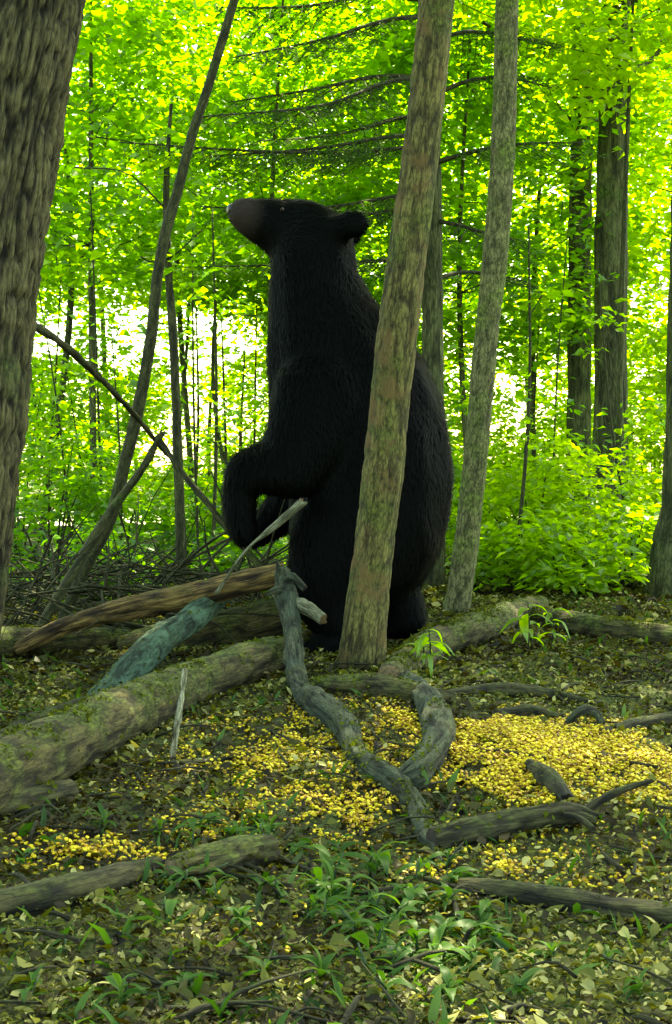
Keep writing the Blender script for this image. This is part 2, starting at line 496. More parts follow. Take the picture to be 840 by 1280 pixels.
def cluster_leaves(geo, cents, per, crad, size, flat=0.4, tint0=0.5, tint_var=0.28, seed=0, droop=0.25, width=0.62, keep_open=True, detail=0):
    rg = np.random.default_rng(seed + 100)
    cents = np.asarray(cents)
    n = len(cents) * per
    ci = np.repeat(np.arange(len(cents)), per)
    ct = np.clip(rg.normal(tint0, tint_var * 0.6, len(cents)), 0, 1)
    cr = crad * rg.uniform(0.6, 1.35, len(cents))
    d = unit(rg.normal(size=(n, 3))) * rg.uniform(0, 1, (n, 1)) ** 0.5
    tilt = rg.normal(0, 0.3, (len(cents), 2))
    d[:, 2] = d[:, 2] * flat + d[:, 0] * tilt[ci, 0] + d[:, 1] * tilt[ci, 1] - 0.25 * (d[:, 0] ** 2 + d[:, 1] ** 2)
    pos = cents[ci] + d * cr[ci][:, None]
    keep = pos[:, 2] > hgt(pos[:, 0], pos[:, 1]) + 0.04
    if keep_open:
        keep &= ~(in_opening(pos) & (rg.uniform(size=n) < 0.48))
    pos, d, ci = pos[keep], d[keep], ci[keep]
    n = len(pos)
    nrm = np.stack([rg.normal(0, 0.45, n), rg.normal(0, 0.45, n), np.ones(n)], 1)
    tip = np.stack([d[:, 0], d[:, 1], np.full(n, -droop)], 1) + rg.normal(0, 0.45, (n, 3))
    leaf_cards(geo, pos, nrm, tip, size * rg.uniform(0.55, 1.25, n), np.clip(ct[ci] + rg.normal(0, tint_var * 0.6, n), 0, 1), width=width * rg.uniform(0.7, 1.2, n), fold=rg.uniform(0.02, 0.22, n), detail=detail)


def crown_points(n, centre, rad, seed, hollow=0.35):
    rg = np.random.default_rng(seed)
    d = unit(rg.normal(size=(n, 3))) * (hollow + (1 - hollow) * rg.uniform(0, 1, (n, 1)) ** 0.5)
    return np.asarray(centre) + d * np.asarray(rad)


def tree(name, label, cat, path, rad, crowns, bark, leaf='leaf', group=None, sides=12, rings=None, barkd=0.006, bscale=30, stretch=6, limbs=10, seed=0, lump=0.05, tint0=0.5, flare=True, keep_open=True, limb_r=0.35, crown_name='crown'):
    """crowns: list of (centre, radii, clusters, leaves per cluster, cluster radius, leaf size)"""
    path = np.asarray(path, float)
    root = empty(name, label, cat, path[0], group)
    g = Geo()
    c, r = tube(g, path, rad, sides=sides, rings=rings, bark=barkd, bscale=bscale, stretch=stretch, lump=lump, seed=seed)
    rg = np.random.default_rng(seed + 7)
    lg = Geo(); pts_all = []
    for k, (cc, cr, nc, per, crad, size) in enumerate(crowns):
        pts = crown_points(nc, cc, cr, seed * 31 + k)
        pts = pts[pts[:, 2] > 0.25]
        cluster_leaves(lg, pts, per, crad, size, seed=seed * 17 + k, tint0=tint0, keep_open=keep_open)
        pts_all.append(pts)
    link('trunk', g.mesh('trunk', origin=path[0]), M[bark], root)
    if pts_all and limbs:
        pts = np.concatenate(pts_all)
        sel = pts[rg.permutation(len(pts))[:limbs]]
        for q in sel:
            dz = q[2] - np.hypot(q[0] - c[:, 0], q[1] - c[:, 1]) * rg.uniform(0.15, 0.7)
            k = int(np.clip(np.argmin(np.abs(c[:, 2] - dz)), 1, len(c) - 2))
            a = c[k]
            mid = 0.5 * (a + q) + np.array((0, 0, -0.08 * np.linalg.norm(q - a))) + rg.normal(0, 0.05, 3)
            if keep_open and in_opening(np.array([0.5 * (mid + q)]))[0] and rg.uniform() < 0.7:
                continue
            lg2 = Geo()
            tube(lg2, [a, mid, q], [min(r[k] * limb_r, 0.045), r[k] * limb_r * 0.55, 0.004], sides=5, rings=8)
            link('limb', lg2.mesh('limb', origin=path[0]), M[bark], root)
    if lg.n:
        link(crown_name, lg.mesh(crown_name, smooth=False, origin=path[0]), M[leaf], root)
    return root


def ground_pt(x, y, dz=-0.06):
    return np.array((x, y, float(hgt(x, y)) + dz))


# the big furrowed trunk at the side
D = 3.9
lp = [P(-128, 905, D), P(-92, 700, D), P(-62, 480, D), P(-38, 250, D), P(8, 0, D), P(75, -330, D), P(170, -900, D + 0.4), P(200, -1500, D + 1.0)]
lp[0][2] = -0.08
px = D / FPX
tree('oak_tree', 'thick trunk with deeply furrowed grey-brown bark beside the brush pile', 'tree', lp,
     np.array([108, 96, 95, 97, 94, 88, 75, 40]) * px, [((-1.6, 7.0, 7.0), (3.2, 3.4, 1.6), 190, 40, 0.55, 0.15)],
     'bark_oak', leaf='leaf_canopy', sides=250, rings=500, barkd=0.024, bscale=72, stretch=7, limbs=8, seed=2, lump=0.04)

# the tree in front of the bear
D = 4.35
mp_ = [(449, 862), (450, 843), (463, 723), (478, 601), (490, 480), (505, 350), (525, 200), (546, 0), (575, -260), (600, -600), (610, -1100)]
mpts = [P(a, b, D) for a, b in mp_]
mpts[0][2] = -0.1
main_tree = tree('forest_tree', 'leaning olive-brown trunk standing right in front of the bear', 'tree', mpts,
     np.array([46, 31, 24.5, 25, 25.5, 24.5, 22.5, 21.5, 20, 16, 9]) * D / FPX, [((0.9, 7.6, 5.9), (2.6, 3.0, 1.2), 150, 40, 0.5, 0.14)],
     'bark_main', leaf='leaf_canopy', sides=72, rings=300, barkd=0.007, bscale=60, stretch=5, limbs=6, seed=3, lump=0.06)

# the slim tree behind the bear's back
D = 6.25
sp_ = [(566, 785), (571, 760), (580, 700), (592, 600), (601, 500), (610, 400), (619, 320), (628, 200), (634, 0), (640, -300), (646, -800)]
spts = [P(a, b, D) for a, b in sp_]
spts[0][2] = -0.1
tree('forest_tree', 'slim straight grey-green trunk rising behind the back of the bear', 'tree', spts,
     np.array([22, 17, 15.5, 15, 15, 15, 15.5, 15, 14, 12, 6]) * D / FPX, [((0.9, 8.4, 6.3), (2.2, 2.2, 1.0), 100, 40, 0.5, 0.14)],
     'bark_slim', leaf='leaf_canopy', sides=40, rings=200, barkd=0.006, bscale=60, stretch=3, limbs=6, seed=4, lump=0.06)

# two dark trunks that stand close together
for pxx, dd, wpx, lab, sd_ in ((725, 11.6, 14, 'thinner of two dark trunks standing close together in the back', 5), (764, 10.2, 20, 'thicker of two dark trunks standing close together in the back', 6)):
    b = P(pxx - 2, 640, dd); b[2] = float(hgt(b[0], b[1])) - 0.1
    tree('forest_tree', lab, 'tree', [b, P(pxx - 1, 500, dd), P(pxx, 300, dd), P(pxx + 4, 100, dd), P(pxx + 8, -200, dd), P(pxx + 6, -500, dd)],
         np.array([1.25, 1.02, 1.0, 0.95, 0.8, 0.4]) * wpx * dd / FPX,
         [((b[0] + 0.2, dd, 5.0), (2.0, 1.8, 1.3), 60, 40, 0.45, 0.12)], 'bark_dark', leaf='leaf', sides=36, rings=120, barkd=0.02, bscale=18, stretch=7, limbs=8, seed=sd_)
# trunk at the right edge
b = P(850, 735, 7.4); b[2] = -0.1
tree('forest_tree', 'dark flared trunk half out of view beside the leafy saplings', 'tree', [b, P(850, 690, 7.4), P(856, 600, 7.4), P(862, 300, 7.5), P(866, 0, 7.6), P(870, -500, 7.8)],
     np.array([48, 36, 26, 24, 22, 14]) * 7.4 / FPX, [((2.6, 7.6, 5.8), (1.8, 2.0, 1.2), 50, 36, 0.5, 0.14)], 'bark_dark', leaf='leaf_canopy', sides=40, rings=140, barkd=0.02, bscale=24, stretch=7, limbs=6, seed=8)

# curved sapling and the thin stem beside it
D = 5.5
cp_ = [(66, 800, 11), (100, 725, 11), (137, 650, 11.5), (156, 580, 11.5), (175, 500, 11.5), (189, 420, 11), (195, 360, 10.5), (206, 295, 10), (223, 235, 9.5), (240, 170, 9), (266, 90, 8.5), (296, -10, 8), (340, -150, 7), (360, -320, 4)]
cpts = [P(a, b, D) for a, b, _ in cp_]; cpts[0][2] = -0.06
tree('curved_sapling', 'thin dark sapling bending in a long curve beside the furrowed trunk', 'tree', cpts, np.array([c for *_, c in cp_]) * 0.68 * D / FPX,
     [((-0.3, 5.7, 3.6), (0.9, 0.8, 0.5), 40, 30, 0.3, 0.09)], 'bark_twig', sides=14, rings=120, barkd=0.004, bscale=70, limbs=4, seed=9)
D = 6.6
tp_ = [(228, 770, 7), (226, 680, 6.5), (222, 560, 6), (217, 430, 5.5), (210, 330, 5), (208, 230, 4), (214, 130, 2)]
tpts = [P(a, b, D) for a, b, _ in tp_]; tpts[0][2] = -0.06
tree('slender_sapling', 'pencil-thin grey sapling standing just behind the curved one', 'tree', tpts, np.array([c for *_, c in tp_]) * D / FPX,
     [((-0.85, 6.7, 2.0), (0.45, 0.4, 0.4), 16, 22, 0.2, 0.08)], 'bark_twig', sides=10, rings=60, barkd=0.003, bscale=70, limbs=4, seed=10)

# hemlock with drooping boughs
HD = 7.6
hb = P(540, 715, HD); hb[2] = -0.08
hem = empty('hemlock_tree', 'hemlock with long dark needled boughs reaching out behind the bear', 'tree', hb)
g = Geo()
tube(g, [hb, P(541, 500, HD), P(540, 300, HD), P(538, 100, HD), P(536, -200, HD), P(534, -500, HD)], np.array([17, 14, 12.5, 12, 10, 5]) * HD / FPX, sides=24, rings=90, bark=0.008, bscale=40, seed=12, lump=0.05)
link('trunk', g.mesh('trunk', origin=hb), M['bark_dark'], hem)
BOUGHS = [  # polyline in view, depth at the tip
    ([(536, 20), (480, 26), (400, 50), (290, 72)], 6.6), ([(536, 98), (470, 96), (390, 112), (285, 128)], 6.9), ([(536, 95), (480, 104), (400, 132), (250, 146)], 6.2),
    ([(538, 168), (480, 172), (390, 186), (250, 196)], 6.6), ([(538, 180), (470, 188), (350, 190), (150, 178)], 6.3), ([(539, 236), (490, 246), (430, 256), (380, 262)], 7.0),
    ([(539, 262), (500, 262), (430, 268), (250, 258)], 6.7), ([(540, 275), (575, 282), (610, 292), (650, 300)], 7.2), ([(538, 120), (590, 100), (640, 98), (690, 110)], 7.6),
    ([(540, 205), (590, 190), (650, 180), (730, 178)], 7.0), ([(540, 330), (480, 326), (400, 330), (230, 334)], 7.3), ([(537, 0), (460, -5), (380, 8), (270, 10)], 7.0),
    ([(540, 350), (580, 340), (620, 345), (660, 360)], 8.2), ([(536, 55), (580, 40), (630, 45), (700, 60)], 8.0), ([(538, 140), (500, 148), (420, 168), (330, 176)], 8.4)]
for bi, (pl, dt) in enumerate(BOUGHS):
    rg = np.random.default_rng(300 + bi)
    pts = [P(a, b, HD + (dt - HD) * k / (len(pl) - 1)) for k, (a, b) in enumerate(pl)]
    g = Geo()
    c, r = tube(g, pts, [0.016, 0.012, 0.008, 0.003], sides=6, rings=40)
    Lb = np.linalg.norm(c[-1] - c[0])
    ng = Geo(); NP, NT, NN = [], [], []
    nt_ = int(Lb / 0.035)
    for k in range(nt_):
        u = 0.22 + 0.78 * k / nt_
        q = c[int(u * 39)]
        dr = unit(c[-1] - c[0])
        sd2 = unit(np.cross(dr, (0, 0, 1.0))) * (1 if k % 2 else -1)
        ln = (0.34 * (1.05 - abs(u - 0.5) * 1.3)) * rg.uniform(0.5, 1.2)
        e = q + (sd2 * 0.9 + dr * 0.5 + np.array((0, 0, -0.32 - 0.15 * rg.uniform()))) * ln
        tube(g, [q, 0.5 * (q + e) + (0, 0, 0.02), e], [0.0035, 0.0025, 0.001], sides=3, rings=4, cap=False)
        nn = int(ln * 150)
        if rg.uniform() < 0.25 or u < 0.3:
            nn = nn // 4
        s = rg.uniform(0.1, 1, nn)[:, None]
        base = q + (e - q) * s + np.stack([rg.normal(0, 0.012, nn), rg.normal(0, 0.012, nn), rg.normal(0, 0.006, nn)], 1)
        NP.append(base); NT.append(np.repeat(unit(e - q)[None], nn, 0) + rg.normal(0, 0.7, (nn, 3)) * (1, 1, 0.4)); NN.append(np.array((0, 0, 1.0)) + rg.normal(0, 0.35, (nn, 3)))
    bo = link('bough', g.mesh('bough', origin=hb), M['bark_twig'], hem)
    NP, NT, NN = map(np.concatenate, (NP, NT, NN))
    leaf_cards(ng, NP, NN, NT, 0.032 * rg.uniform(0.7, 1.3, len(NP)), np.clip(rg.normal(0.45, 0.25, len(NP)), 0, 1), width=0.28, fold=0.03)
    link('needles', ng.mesh('needles', smooth=False, origin=hb), M['needle'], bo)

# young broadleaf trees of the wood: (px, distance, stem px radius, crown centre height, rx, ry, rz, clusters, tint)
WOOD = [
    (118, 9.0, 5, 3.1, 1.3, 1.2, 1.25, 85, 0.5), (345, 10.5, 4, 3.6, 1.5, 1.3, 1.5, 100, 0.55), (246, 13.0, 4, 4.2, 2.0, 1.6, 1.7, 110, 0.6), (438, 12.5, 4, 4.0, 1.7, 1.4, 1.9, 110, 0.6),
    (592, 11.0, 4, 3.0, 1.4, 1.2, 1.9, 110, 0.5), (668, 12.6, 4, 3.4, 1.2, 1.0, 1.7, 85, 0.55), (868, 13.5, 4, 3.0, 1.3, 1.1, 2.2, 100, 0.85), (800, 17.0, 4, 3.4, 2.4, 1.5, 2.9, 120, 0.9),
    (50, 11.5, 5, 3.5, 1.6, 1.3, 1.4, 90, 0.5), (505, 16.0, 4, 3.8, 2.2, 1.6, 2.8, 130, 0.65), (668, 17.0, 3.5, 4.2, 2.4, 1.7, 2.6, 130, 0.7), (352, 18.0, 3.5, 5.4, 2.5, 1.8, 2.4, 120, 0.65),
    (140, 18.5, 3.5, 5.3, 2.6, 1.8, 2.3, 120, 0.65), (900, 12.0, 4, 3.0, 2.0, 1.4, 2.4, 110, 0.85), (-60, 14.0, 4, 3.2, 2.0, 1.5, 2.2, 90, 0.6), (420, 20.0, 3, 2.6, 1.6, 1.4, 2.0, 80, 0.7), (770, 9.0, 4, 3.95, 1.1, 0.8, 0.75, 60, 0.8), (262, 17.0, 3, 1.9, 1.3, 1.0, 0.75, 40, 0.7), (100, 15.0, 3, 1.5, 0.9, 0.8, 0.7, 40, 0.6), (205, 16.0, 3, 3.15, 1.7, 1.0, 0.6, 70, 0.65), (300, 12.0, 3, 2.5, 0.7, 0.6, 0.5, 30, 0.6)]
YOUNG = ['leafy young tree just behind the curved sapling', 'young tree with its crown above the head of the bear', 'young tree rising behind the thin grey sapling', 'young tree whose crown fills the gap over the shoulder of the bear',
         'young tree between the leaning trunk and the slim trunk', 'young tree just beyond the slim grey-green trunk', 'lime green young tree beside the dark flared trunk', 'tall yellow-green tree behind the two dark trunks',
         'young tree behind the furrowed trunk', 'tall sunlit tree behind the hemlock', 'tall yellow-green tree between the slim trunk and the dark trunks', 'tall sunlit tree far behind the head of the bear',
         'tall sunlit tree above the bright opening in the wood', 'yellow-green tree beyond the dark flared trunk', 'broad young tree mostly hidden by the furrowed trunk', 'small sunlit tree far behind the chest of the bear',
         'young tree hanging its leaves over the tops of the dark trunks', 'low sunlit tree standing in the bright opening', 'low young tree at the edge of the bright opening by the furrowed trunk', 'spreading tree whose lowest leaves hang over the bright opening', 'young tree right behind the throat of the bear']

for k, (pxx, dd, rp, cz, rx, ry, rz, nc, ti) in enumerate(WOOD):
    b = P(pxx, 700, dd); x0 = b[0]
    b = ground_pt(x0, dd)
    rg = np.random.default_rng(700 + k)
    top = np.array((x0 + rg.normal(0, 0.15), dd, cz + rz * 0.8))
    midp = 0.5 * (b + top) + np.array((rg.normal(0, 0.12), 0, 0))
    tree('young_tree', YOUNG[k], 'tree', [b, midp, top], np.array([rp, rp * 0.8, rp * 0.25]) * dd / FPX,
         [((x0, dd, cz), (rx, ry, rz), nc, 68, 0.42, 0.078 + 0.0022 * dd)], 'bark_dark', leaf='leaf_lime' if ti > 0.6 else 'leaf', group='young trees of the background wood',
         sides=8, rings=20, barkd=0, limbs=9, seed=40 + k, tint0=ti)

# thin bare stems of the thicket by the opening
rg = np.random.default_rng(77)
for k in range(17):
    pxx = [48, 70, 92, 118, 130, 152, 238, 250, 264, 284, 300, 316, 330, 655, 690, 800, 640][k]
    dd = rg.uniform(7.0, 12.5)
    b = ground_pt((pxx - 420) / FPX * dd, dd)
    hh = rg.uniform(1.5, 2.9)
    top = b + np.array((rg.normal(0, 0.10), rg.normal(0, 0.2), hh))
    tree('bare_sapling', 'thin upright sapling stem with a few small leaves in the thicket', 'sapling', [b, 0.5 * (b + top) + (rg.normal(0, 0.04), 0, 0), top], np.array([2.1, 1.7, 0.7]) * rg.uniform(0.6, 1.3) * dd / FPX,
         [(0.35 * b + 0.65 * top, (0.32, 0.32, hh * 0.4), 11, 16, 0.17, 0.07)], 'bark_twig', group='thin stems of the thicket', sides=6, rings=10, barkd=0, limbs=3, seed=120 + k, limb_r=0.5, tint0=0.7)


# leafy understorey bushes: (px, distance, height, half width, clusters, tint)
def bush(pxx, dd, hh, ww, nc, ti, label, seed, leaf='leaf_lime', size=0.06, per=34, group='understorey bushes'):
    x0 = (pxx - 420) / FPX * dd
    b = ground_pt(x0, dd)
    root = empty('bush', label, 'bush', b, group)
    rg = np.random.default_rng(seed)
    pts = crown_points(nc, (x0, dd, b[2] + hh * 0.52), (ww, ww * 0.8, hh * 0.5), seed, hollow=0.2)
    pts = pts[pts[:, 2] > b[2] + 0.08]
    g = Geo()
    for q in pts[:10]:
        tube(g, [b + rg.normal(0, 0.03, 3) * (1, 1, 0), 0.5 * (b + q) + (0, 0, 0.08), q], [0.008, 0.006, 0.002], sides=5, rings=7)
    link('stem', g.mesh('stem', origin=b), M['bark_twig'], root)
    lg = Geo()
    cluster_leaves(lg, pts, per, 0.17, size, seed=seed, tint0=ti, flat=0.5)
    link('foliage', lg.mesh('foliage', smooth=False, origin=b), M[leaf], root)
    return root


B1 = 'low lime green bush between the slim trunk and the dark trunks'
B2 = 'low green bush in the thicket beside the furrowed trunk'
B3 = 'small leafy bush growing farther back in the sunlit wood'
for k, (pxx, dd, hh, ww, nc, ti) in enumerate([(668, 8.0, 0.95, 0.45, 64, 0.7), (745, 8.4, 0.95, 0.48, 66, 0.75), (705, 7.2, 0.55, 0.35, 46, 0.5), (630, 8.6, 0.75, 0.35, 46, 0.5), (790, 7.8, 0.5, 0.3, 36, 0.6), (640, 7.4, 0.4, 0.25, 26, 0.55)]):
    bush(pxx, dd, hh, ww, nc, ti, ['tallest lime green bush beside the slim trunk', 'wide lime green bush below the dark trunks', 'low lime bush in front of the wide lime bush', 'lime bush right behind the foot of the slim trunk', 'low lime bush beside the dark flared trunk', 'small lime bush behind the forked end of the mossy logs'][k], 500 + k, size=0.065, group='bushes behind the mossy logs')
for k, (pxx, dd, hh, ww, nc, ti) in enumerate([(60, 7.4, 0.95, 0.42, 46, 0.4), (150, 8.2, 0.8, 0.4, 40, 0.45), (265, 8.0, 0.7, 0.4, 44, 0.5), (320, 7.0, 0.5, 0.25, 30, 0.5), (110, 6.6, 0.45, 0.3, 30, 0.35), (20, 9.5, 1.5, 0.6, 46, 0.5)]):
    bush(pxx, dd, hh, ww, nc, ti, ['tall green bush beside the furrowed trunk', 'green bush behind the leaning dead branch', 'green bush behind the pencil-thin sapling', 'small green bush in front of the paws of the bear', 'low dark green bush at the back of the brush pile', 'tall loose bush mostly behind the furrowed trunk'][k], 520 + k, leaf='leaf', size=0.06, group='bushes of the thicket')
for k, (pxx, dd, hh, ww, nc, ti) in enumerate([(90, 13, 1.2, 0.9, 60, 0.6), (230, 14, 1.0, 0.8, 55, 0.7), (330, 12, 1.0, 0.7, 55, 0.6), (440, 14, 1.7, 1.0, 60, 0.7), (560, 12, 1.4, 0.8, 60, 0.6), (640, 13.5, 1.1, 0.8, 50, 0.7), (720, 15, 1.8, 1.1, 70, 0.75), (820, 13, 1.8, 1.0, 70, 0.8), (880, 10.5, 1.5, 0.8, 60, 0.8), (-20, 13, 1.8, 0.9, 50, 0.6), (540, 9.0, 0.9, 0.4, 40, 0.55), (690, 14.5, 1.9, 0.9, 60, 0.75), (595, 15.5, 2.2, 0.7, 50, 0.7)]):
    bush(pxx, dd, hh, ww, nc, ti, B3, 540 + k, size=0.085, per=40, group='bushes farther back in the wood')

# the far wood closing the view: one mass
rg = np.random.default_rng(99)
n = 5600
fy = rg.uniform(25, 44, n); fx = np.where(np.arange(n) < 3200, rg.uniform(-0.36, 0.40, n), np.where(rg.uniform(size=n) < 0.5, rg.uniform(-1.0, -0.34, n), rg.uniform(0.38, 1.0, n))) * fy
fz = rg.uniform(0, 1, n) ** 0.9 * (0.42 * fy)
fc = np.stack([fx, fy, fz + 0.3], 1)
keep = ~in_opening(fc) | (rg.uniform(size=n) < 0.30)
fg = Geo()
cluster_leaves(fg, fc[keep], 26, 0.78, 0.21, seed=5, tint0=0.6, flat=0.5)
for k in range(40):
    yy = rg.uniform(25, 42); xx = rg.uniform(-0.35, 0.38) * yy
    tg_ = Geo()
fw = link('far_wood', fg.mesh('far_wood', smooth=False), M['leaf_lime'])
fw['kind'] = 'stuff'
tag(fw, 'distant mass of sunlit green foliage closing the view behind the trees', 'woods')

# ------------------------------------------------------------------ logs, branches and sticks
def moss_on(c, r, seed, count, parent, origin, patchy=0.5):
    rg = np.random.default_rng(seed + 4000)
    L_ = np.concatenate(([0], np.cumsum(np.linalg.norm(np.diff(c, axis=0), axis=1))))
    n = int(count * L_[-1] * (np.mean(r) / 0.05))
    t = rg.uniform(0.02, 0.98, n) * (len(c) - 1); k = t.astype(int); u = (t - k)[:, None]
    p = c[k] * (1 - u) + c[np.minimum(k + 1, len(c) - 1)] * u
    tg = unit(c[np.minimum(k + 1, len(c) - 1)] - c[k])
    side = unit(np.cross(tg, np.array((0, 0, 1.0)) + tg * 0.01)); upv = np.cross(side, tg)
    a = rg.normal(0, 0.75, n)
    d = upv * np.cos(a)[:, None] + side * np.sin(a)[:, None]
    pos = p + d * r[k][:, None] * rg.uniform(0.96, 1.04, n)[:, None]
    keep = vnoise(pos * 16 + seed, seed) > patchy
    pos, d, tg = pos[keep], d[keep], tg[keep]; n = len(pos)
    g = Geo()
    leaf_cards(g, pos, d + rg.normal(0, 0.7, (n, 3)), rg.normal(0, 1, (n, 3)) + d * 0.5, rg.uniform(0.005, 0.015, n), np.clip(rg.normal(0.5, 0.25, n), 0, 1), width=rg.uniform(0.3, 0.9, n), fold=rg.uniform(0, 0.2, n))
    o = link('moss', g.mesh('moss', smooth=False, origin=origin), M['moss'], parent)
    o['kind'] = 'stuff'
    return o


def log(name, label, pts, rad, mat, cat='log', group=None, sides=28, per_m=90, barkd=0.008, bscale=55, stretch=6, lump=0.14, seed=0, jag=0.03, stubs=(), moss=None):
    """pts in metres; stubs: (position along 0..1, direction, length, radius) broken side twigs"""
    pts = [np.asarray(p, float) for p in pts]
    Lm = sum(np.linalg.norm(pts[k + 1] - pts[k]) for k in range(len(pts) - 1))
    g = Geo()
    c, r = tube(g, pts, rad, sides=sides, rings=max(14, int(Lm * per_m)), bark=barkd, bscale=bscale, stretch=stretch, lump=lump, seed=seed, jag=jag)
    moss = moss if moss is not None else {'log_moss': 1900, 'log_dark': 700, 'log_brown': 260, 'log_teal': 350}.get(mat, 0)
    if stubs:
        root = empty(name, label, cat, pts[0], group)
        link('stem', g.mesh('stem', origin=pts[0]), M[mat], root)
        for s, d, ln, rr in stubs:
            k = int(s * (len(c) - 1)); q = c[k]; d = unit(np.asarray(d, float))
            sg = Geo()
            tube(sg, [q, q + d * ln * 0.5 + (0, 0, 0.01), q + d * ln], [rr, rr * 0.8, rr * 0.45], sides=8, rings=10, bark=0.003, bscale=90, lump=0.1, seed=seed + 5, jag=0.015)
            link('stub', sg.mesh('stub', origin=pts[0]), M[mat], root)
        if moss:
            moss_on(c, r, seed, moss, root, pts[0])
        return root
    o = link(name, g.mesh(name, origin=pts[0]), M[mat], loc=pts[0])
    if moss and np.mean(r) > 0.012:
        moss_on(c, r, seed, moss, o, pts[0])
    return tag(o, label, cat, group)


def px_r(rp, p):
    return rp * p[1] / FPX


def gl(lst):
    """points on the ground from (px, py, radius px)"""
    pts = [G(a, b, r) for a, b, r in lst]
    return pts, [px_r(r, p) for (a, b, r), p in zip(lst, pts)]


pts, rr = gl([(-70, 1005, 50), (0, 968, 46), (110, 915, 38), (220, 862, 30), (300, 832, 26), (352, 818, 22)])
log('mossy_log', 'long thick log with yellow-green moss slanting up to the twisted branch', pts, rr, 'log_moss', sides=48, per_m=130, barkd=0.012, seed=21, stubs=[(0.62, (0.1, -0.5, -0.2), 0.06, 0.012)])
log('brown_log', 'reddish-brown peeling log propped across the top of the brush pile', [P(20, 812, 4.75), P(95, 777, 4.75), P(220, 748, 4.72), P(352, 718, 4.66)], np.array([8, 12, 17, 14]) * 4.7 / FPX, 'log_brown', sides=36, per_m=130, barkd=0.012, stretch=10, seed=22, jag=0.06)
pts, rr = gl([(-60, 808, 21), (20, 803, 20), (90, 800, 17), (160, 797, 11)])
log('mossy_log', 'short level log lying under the low end of the brown log', pts, rr, 'log_moss', seed=23)
log('mossy_log', 'dull green log lying behind the teal slanting log', [P(150, 815, 5.0), P(240, 795, 5.02), P(352, 770, 5.05)], np.array([20, 27, 25]) * 5 / FPX, 'log_moss', sides=36, seed=24, barkd=0.01)
log('lichen_log', 'teal lichen-covered log leaning on the long mossy log', [P(82, 925, 3.72), P(130, 872, 3.95), P(190, 812, 4.25), P(285, 737, 4.93)], np.array([16, 20, 20, 16]) * 4.1 / FPX, 'log_teal', seed=25, sides=36, per_m=140, barkd=0.012, lump=0.22, jag=0.09)
pts, rr = gl([(-50, 960, 9), (20, 915, 12), (80, 890, 12), (135, 872, 8)])
log('fallen_branch', 'dark rotten branch lying in the hollow behind the long mossy log', pts, rr, 'log_dark', cat='branch', seed=26)
pts, rr = gl([(-40, 1022, 16), (30, 1001, 16), (86, 988, 15)])
log('rotten_log', 'stubby dark log end with a black broken face below the mossy log', pts, rr, 'log_dark', seed=27, jag=0.0)
pts, rr = gl([(-40, 1143, 20), (60, 1120, 20), (130, 1102, 18), (192, 1084, 13)])
log('fallen_log', 'grey-brown log with corn scattered along its upper side', pts, rr, 'log_dark', seed=28, sides=36, per_m=160)
pts, rr = gl([(214, 1092, 18), (262, 1080, 24), (300, 1068, 25), (332, 1062, 23)])
log('wood_stump', 'short thick brown chunk of wood among the green weeds', pts, rr, 'log_moss', seed=29, sides=36, per_m=220, lump=0.3, barkd=0.014, jag=0.02)
pts, rr = gl([(540, 1052, 17), (590, 1040, 20), (650, 1027, 19), (708, 1019, 17), (742, 1024, 9)])
log('fallen_log', 'dark mossy log lying along the lower edge of the yellow corn heap', pts, rr, 'log_dark', seed=30, sides=36, per_m=160, jag=0.02, stubs=[(0.85, (0.9, 0.25, 0.35), 0.16, 0.010), (0.7, (0.5, -0.8, 0.0), 0.1, 0.008)])
pts, rr = gl([(575, 1108, 10), (640, 1116, 14), (740, 1132, 16), (870, 1150, 16)])
log('fallen_log', 'dark half-buried log in the litter in front of the corn', pts, rr, 'log_dark', seed=31, sides=32)
pts, rr = gl([(486, 846, 16), (540, 806, 22), (610, 780, 20), (674, 755, 12)])
log('mossy_log', 'moss-covered log slanting away from the foot of the slim trunk', pts, rr, 'log_moss', seed=32, sides=36, per_m=110, barkd=0.01, stubs=[(0.9, (-0.1, -0.4, -0.5), 0.1, 0.012)])
pts, rr = gl([(662, 770, 12), (720, 780, 15), (790, 790, 15), (880, 803, 14)])
log('mossy_log', 'straight mossy log lying level below the lime green bushes', pts, rr, 'log_moss', seed=33, sides=32)
pts, rr = gl([(560, 868, 5), (620, 862, 8), (690, 868, 8), (748, 880, 4)])
log('fallen_branch', 'thin dark branch on the ground at the back edge of the corn', pts, rr, 'log_dark', cat='branch', seed=34, sides=16)
pts, rr = gl([(755, 916, 6), (800, 905, 9), (860, 896, 9)])
log('fallen_branch', 'short dark branch beside the ring of rotten bark', pts, rr, 'log_dark', cat='branch', seed=35, sides=16)
pts, rr = gl([(620, 893, 6), (660, 890, 10), (700, 898, 6)])
log('fallen_branch', 'dark bit of branch behind the corn heap', pts, rr, 'log_dark', cat='branch', seed=135, sides=16)
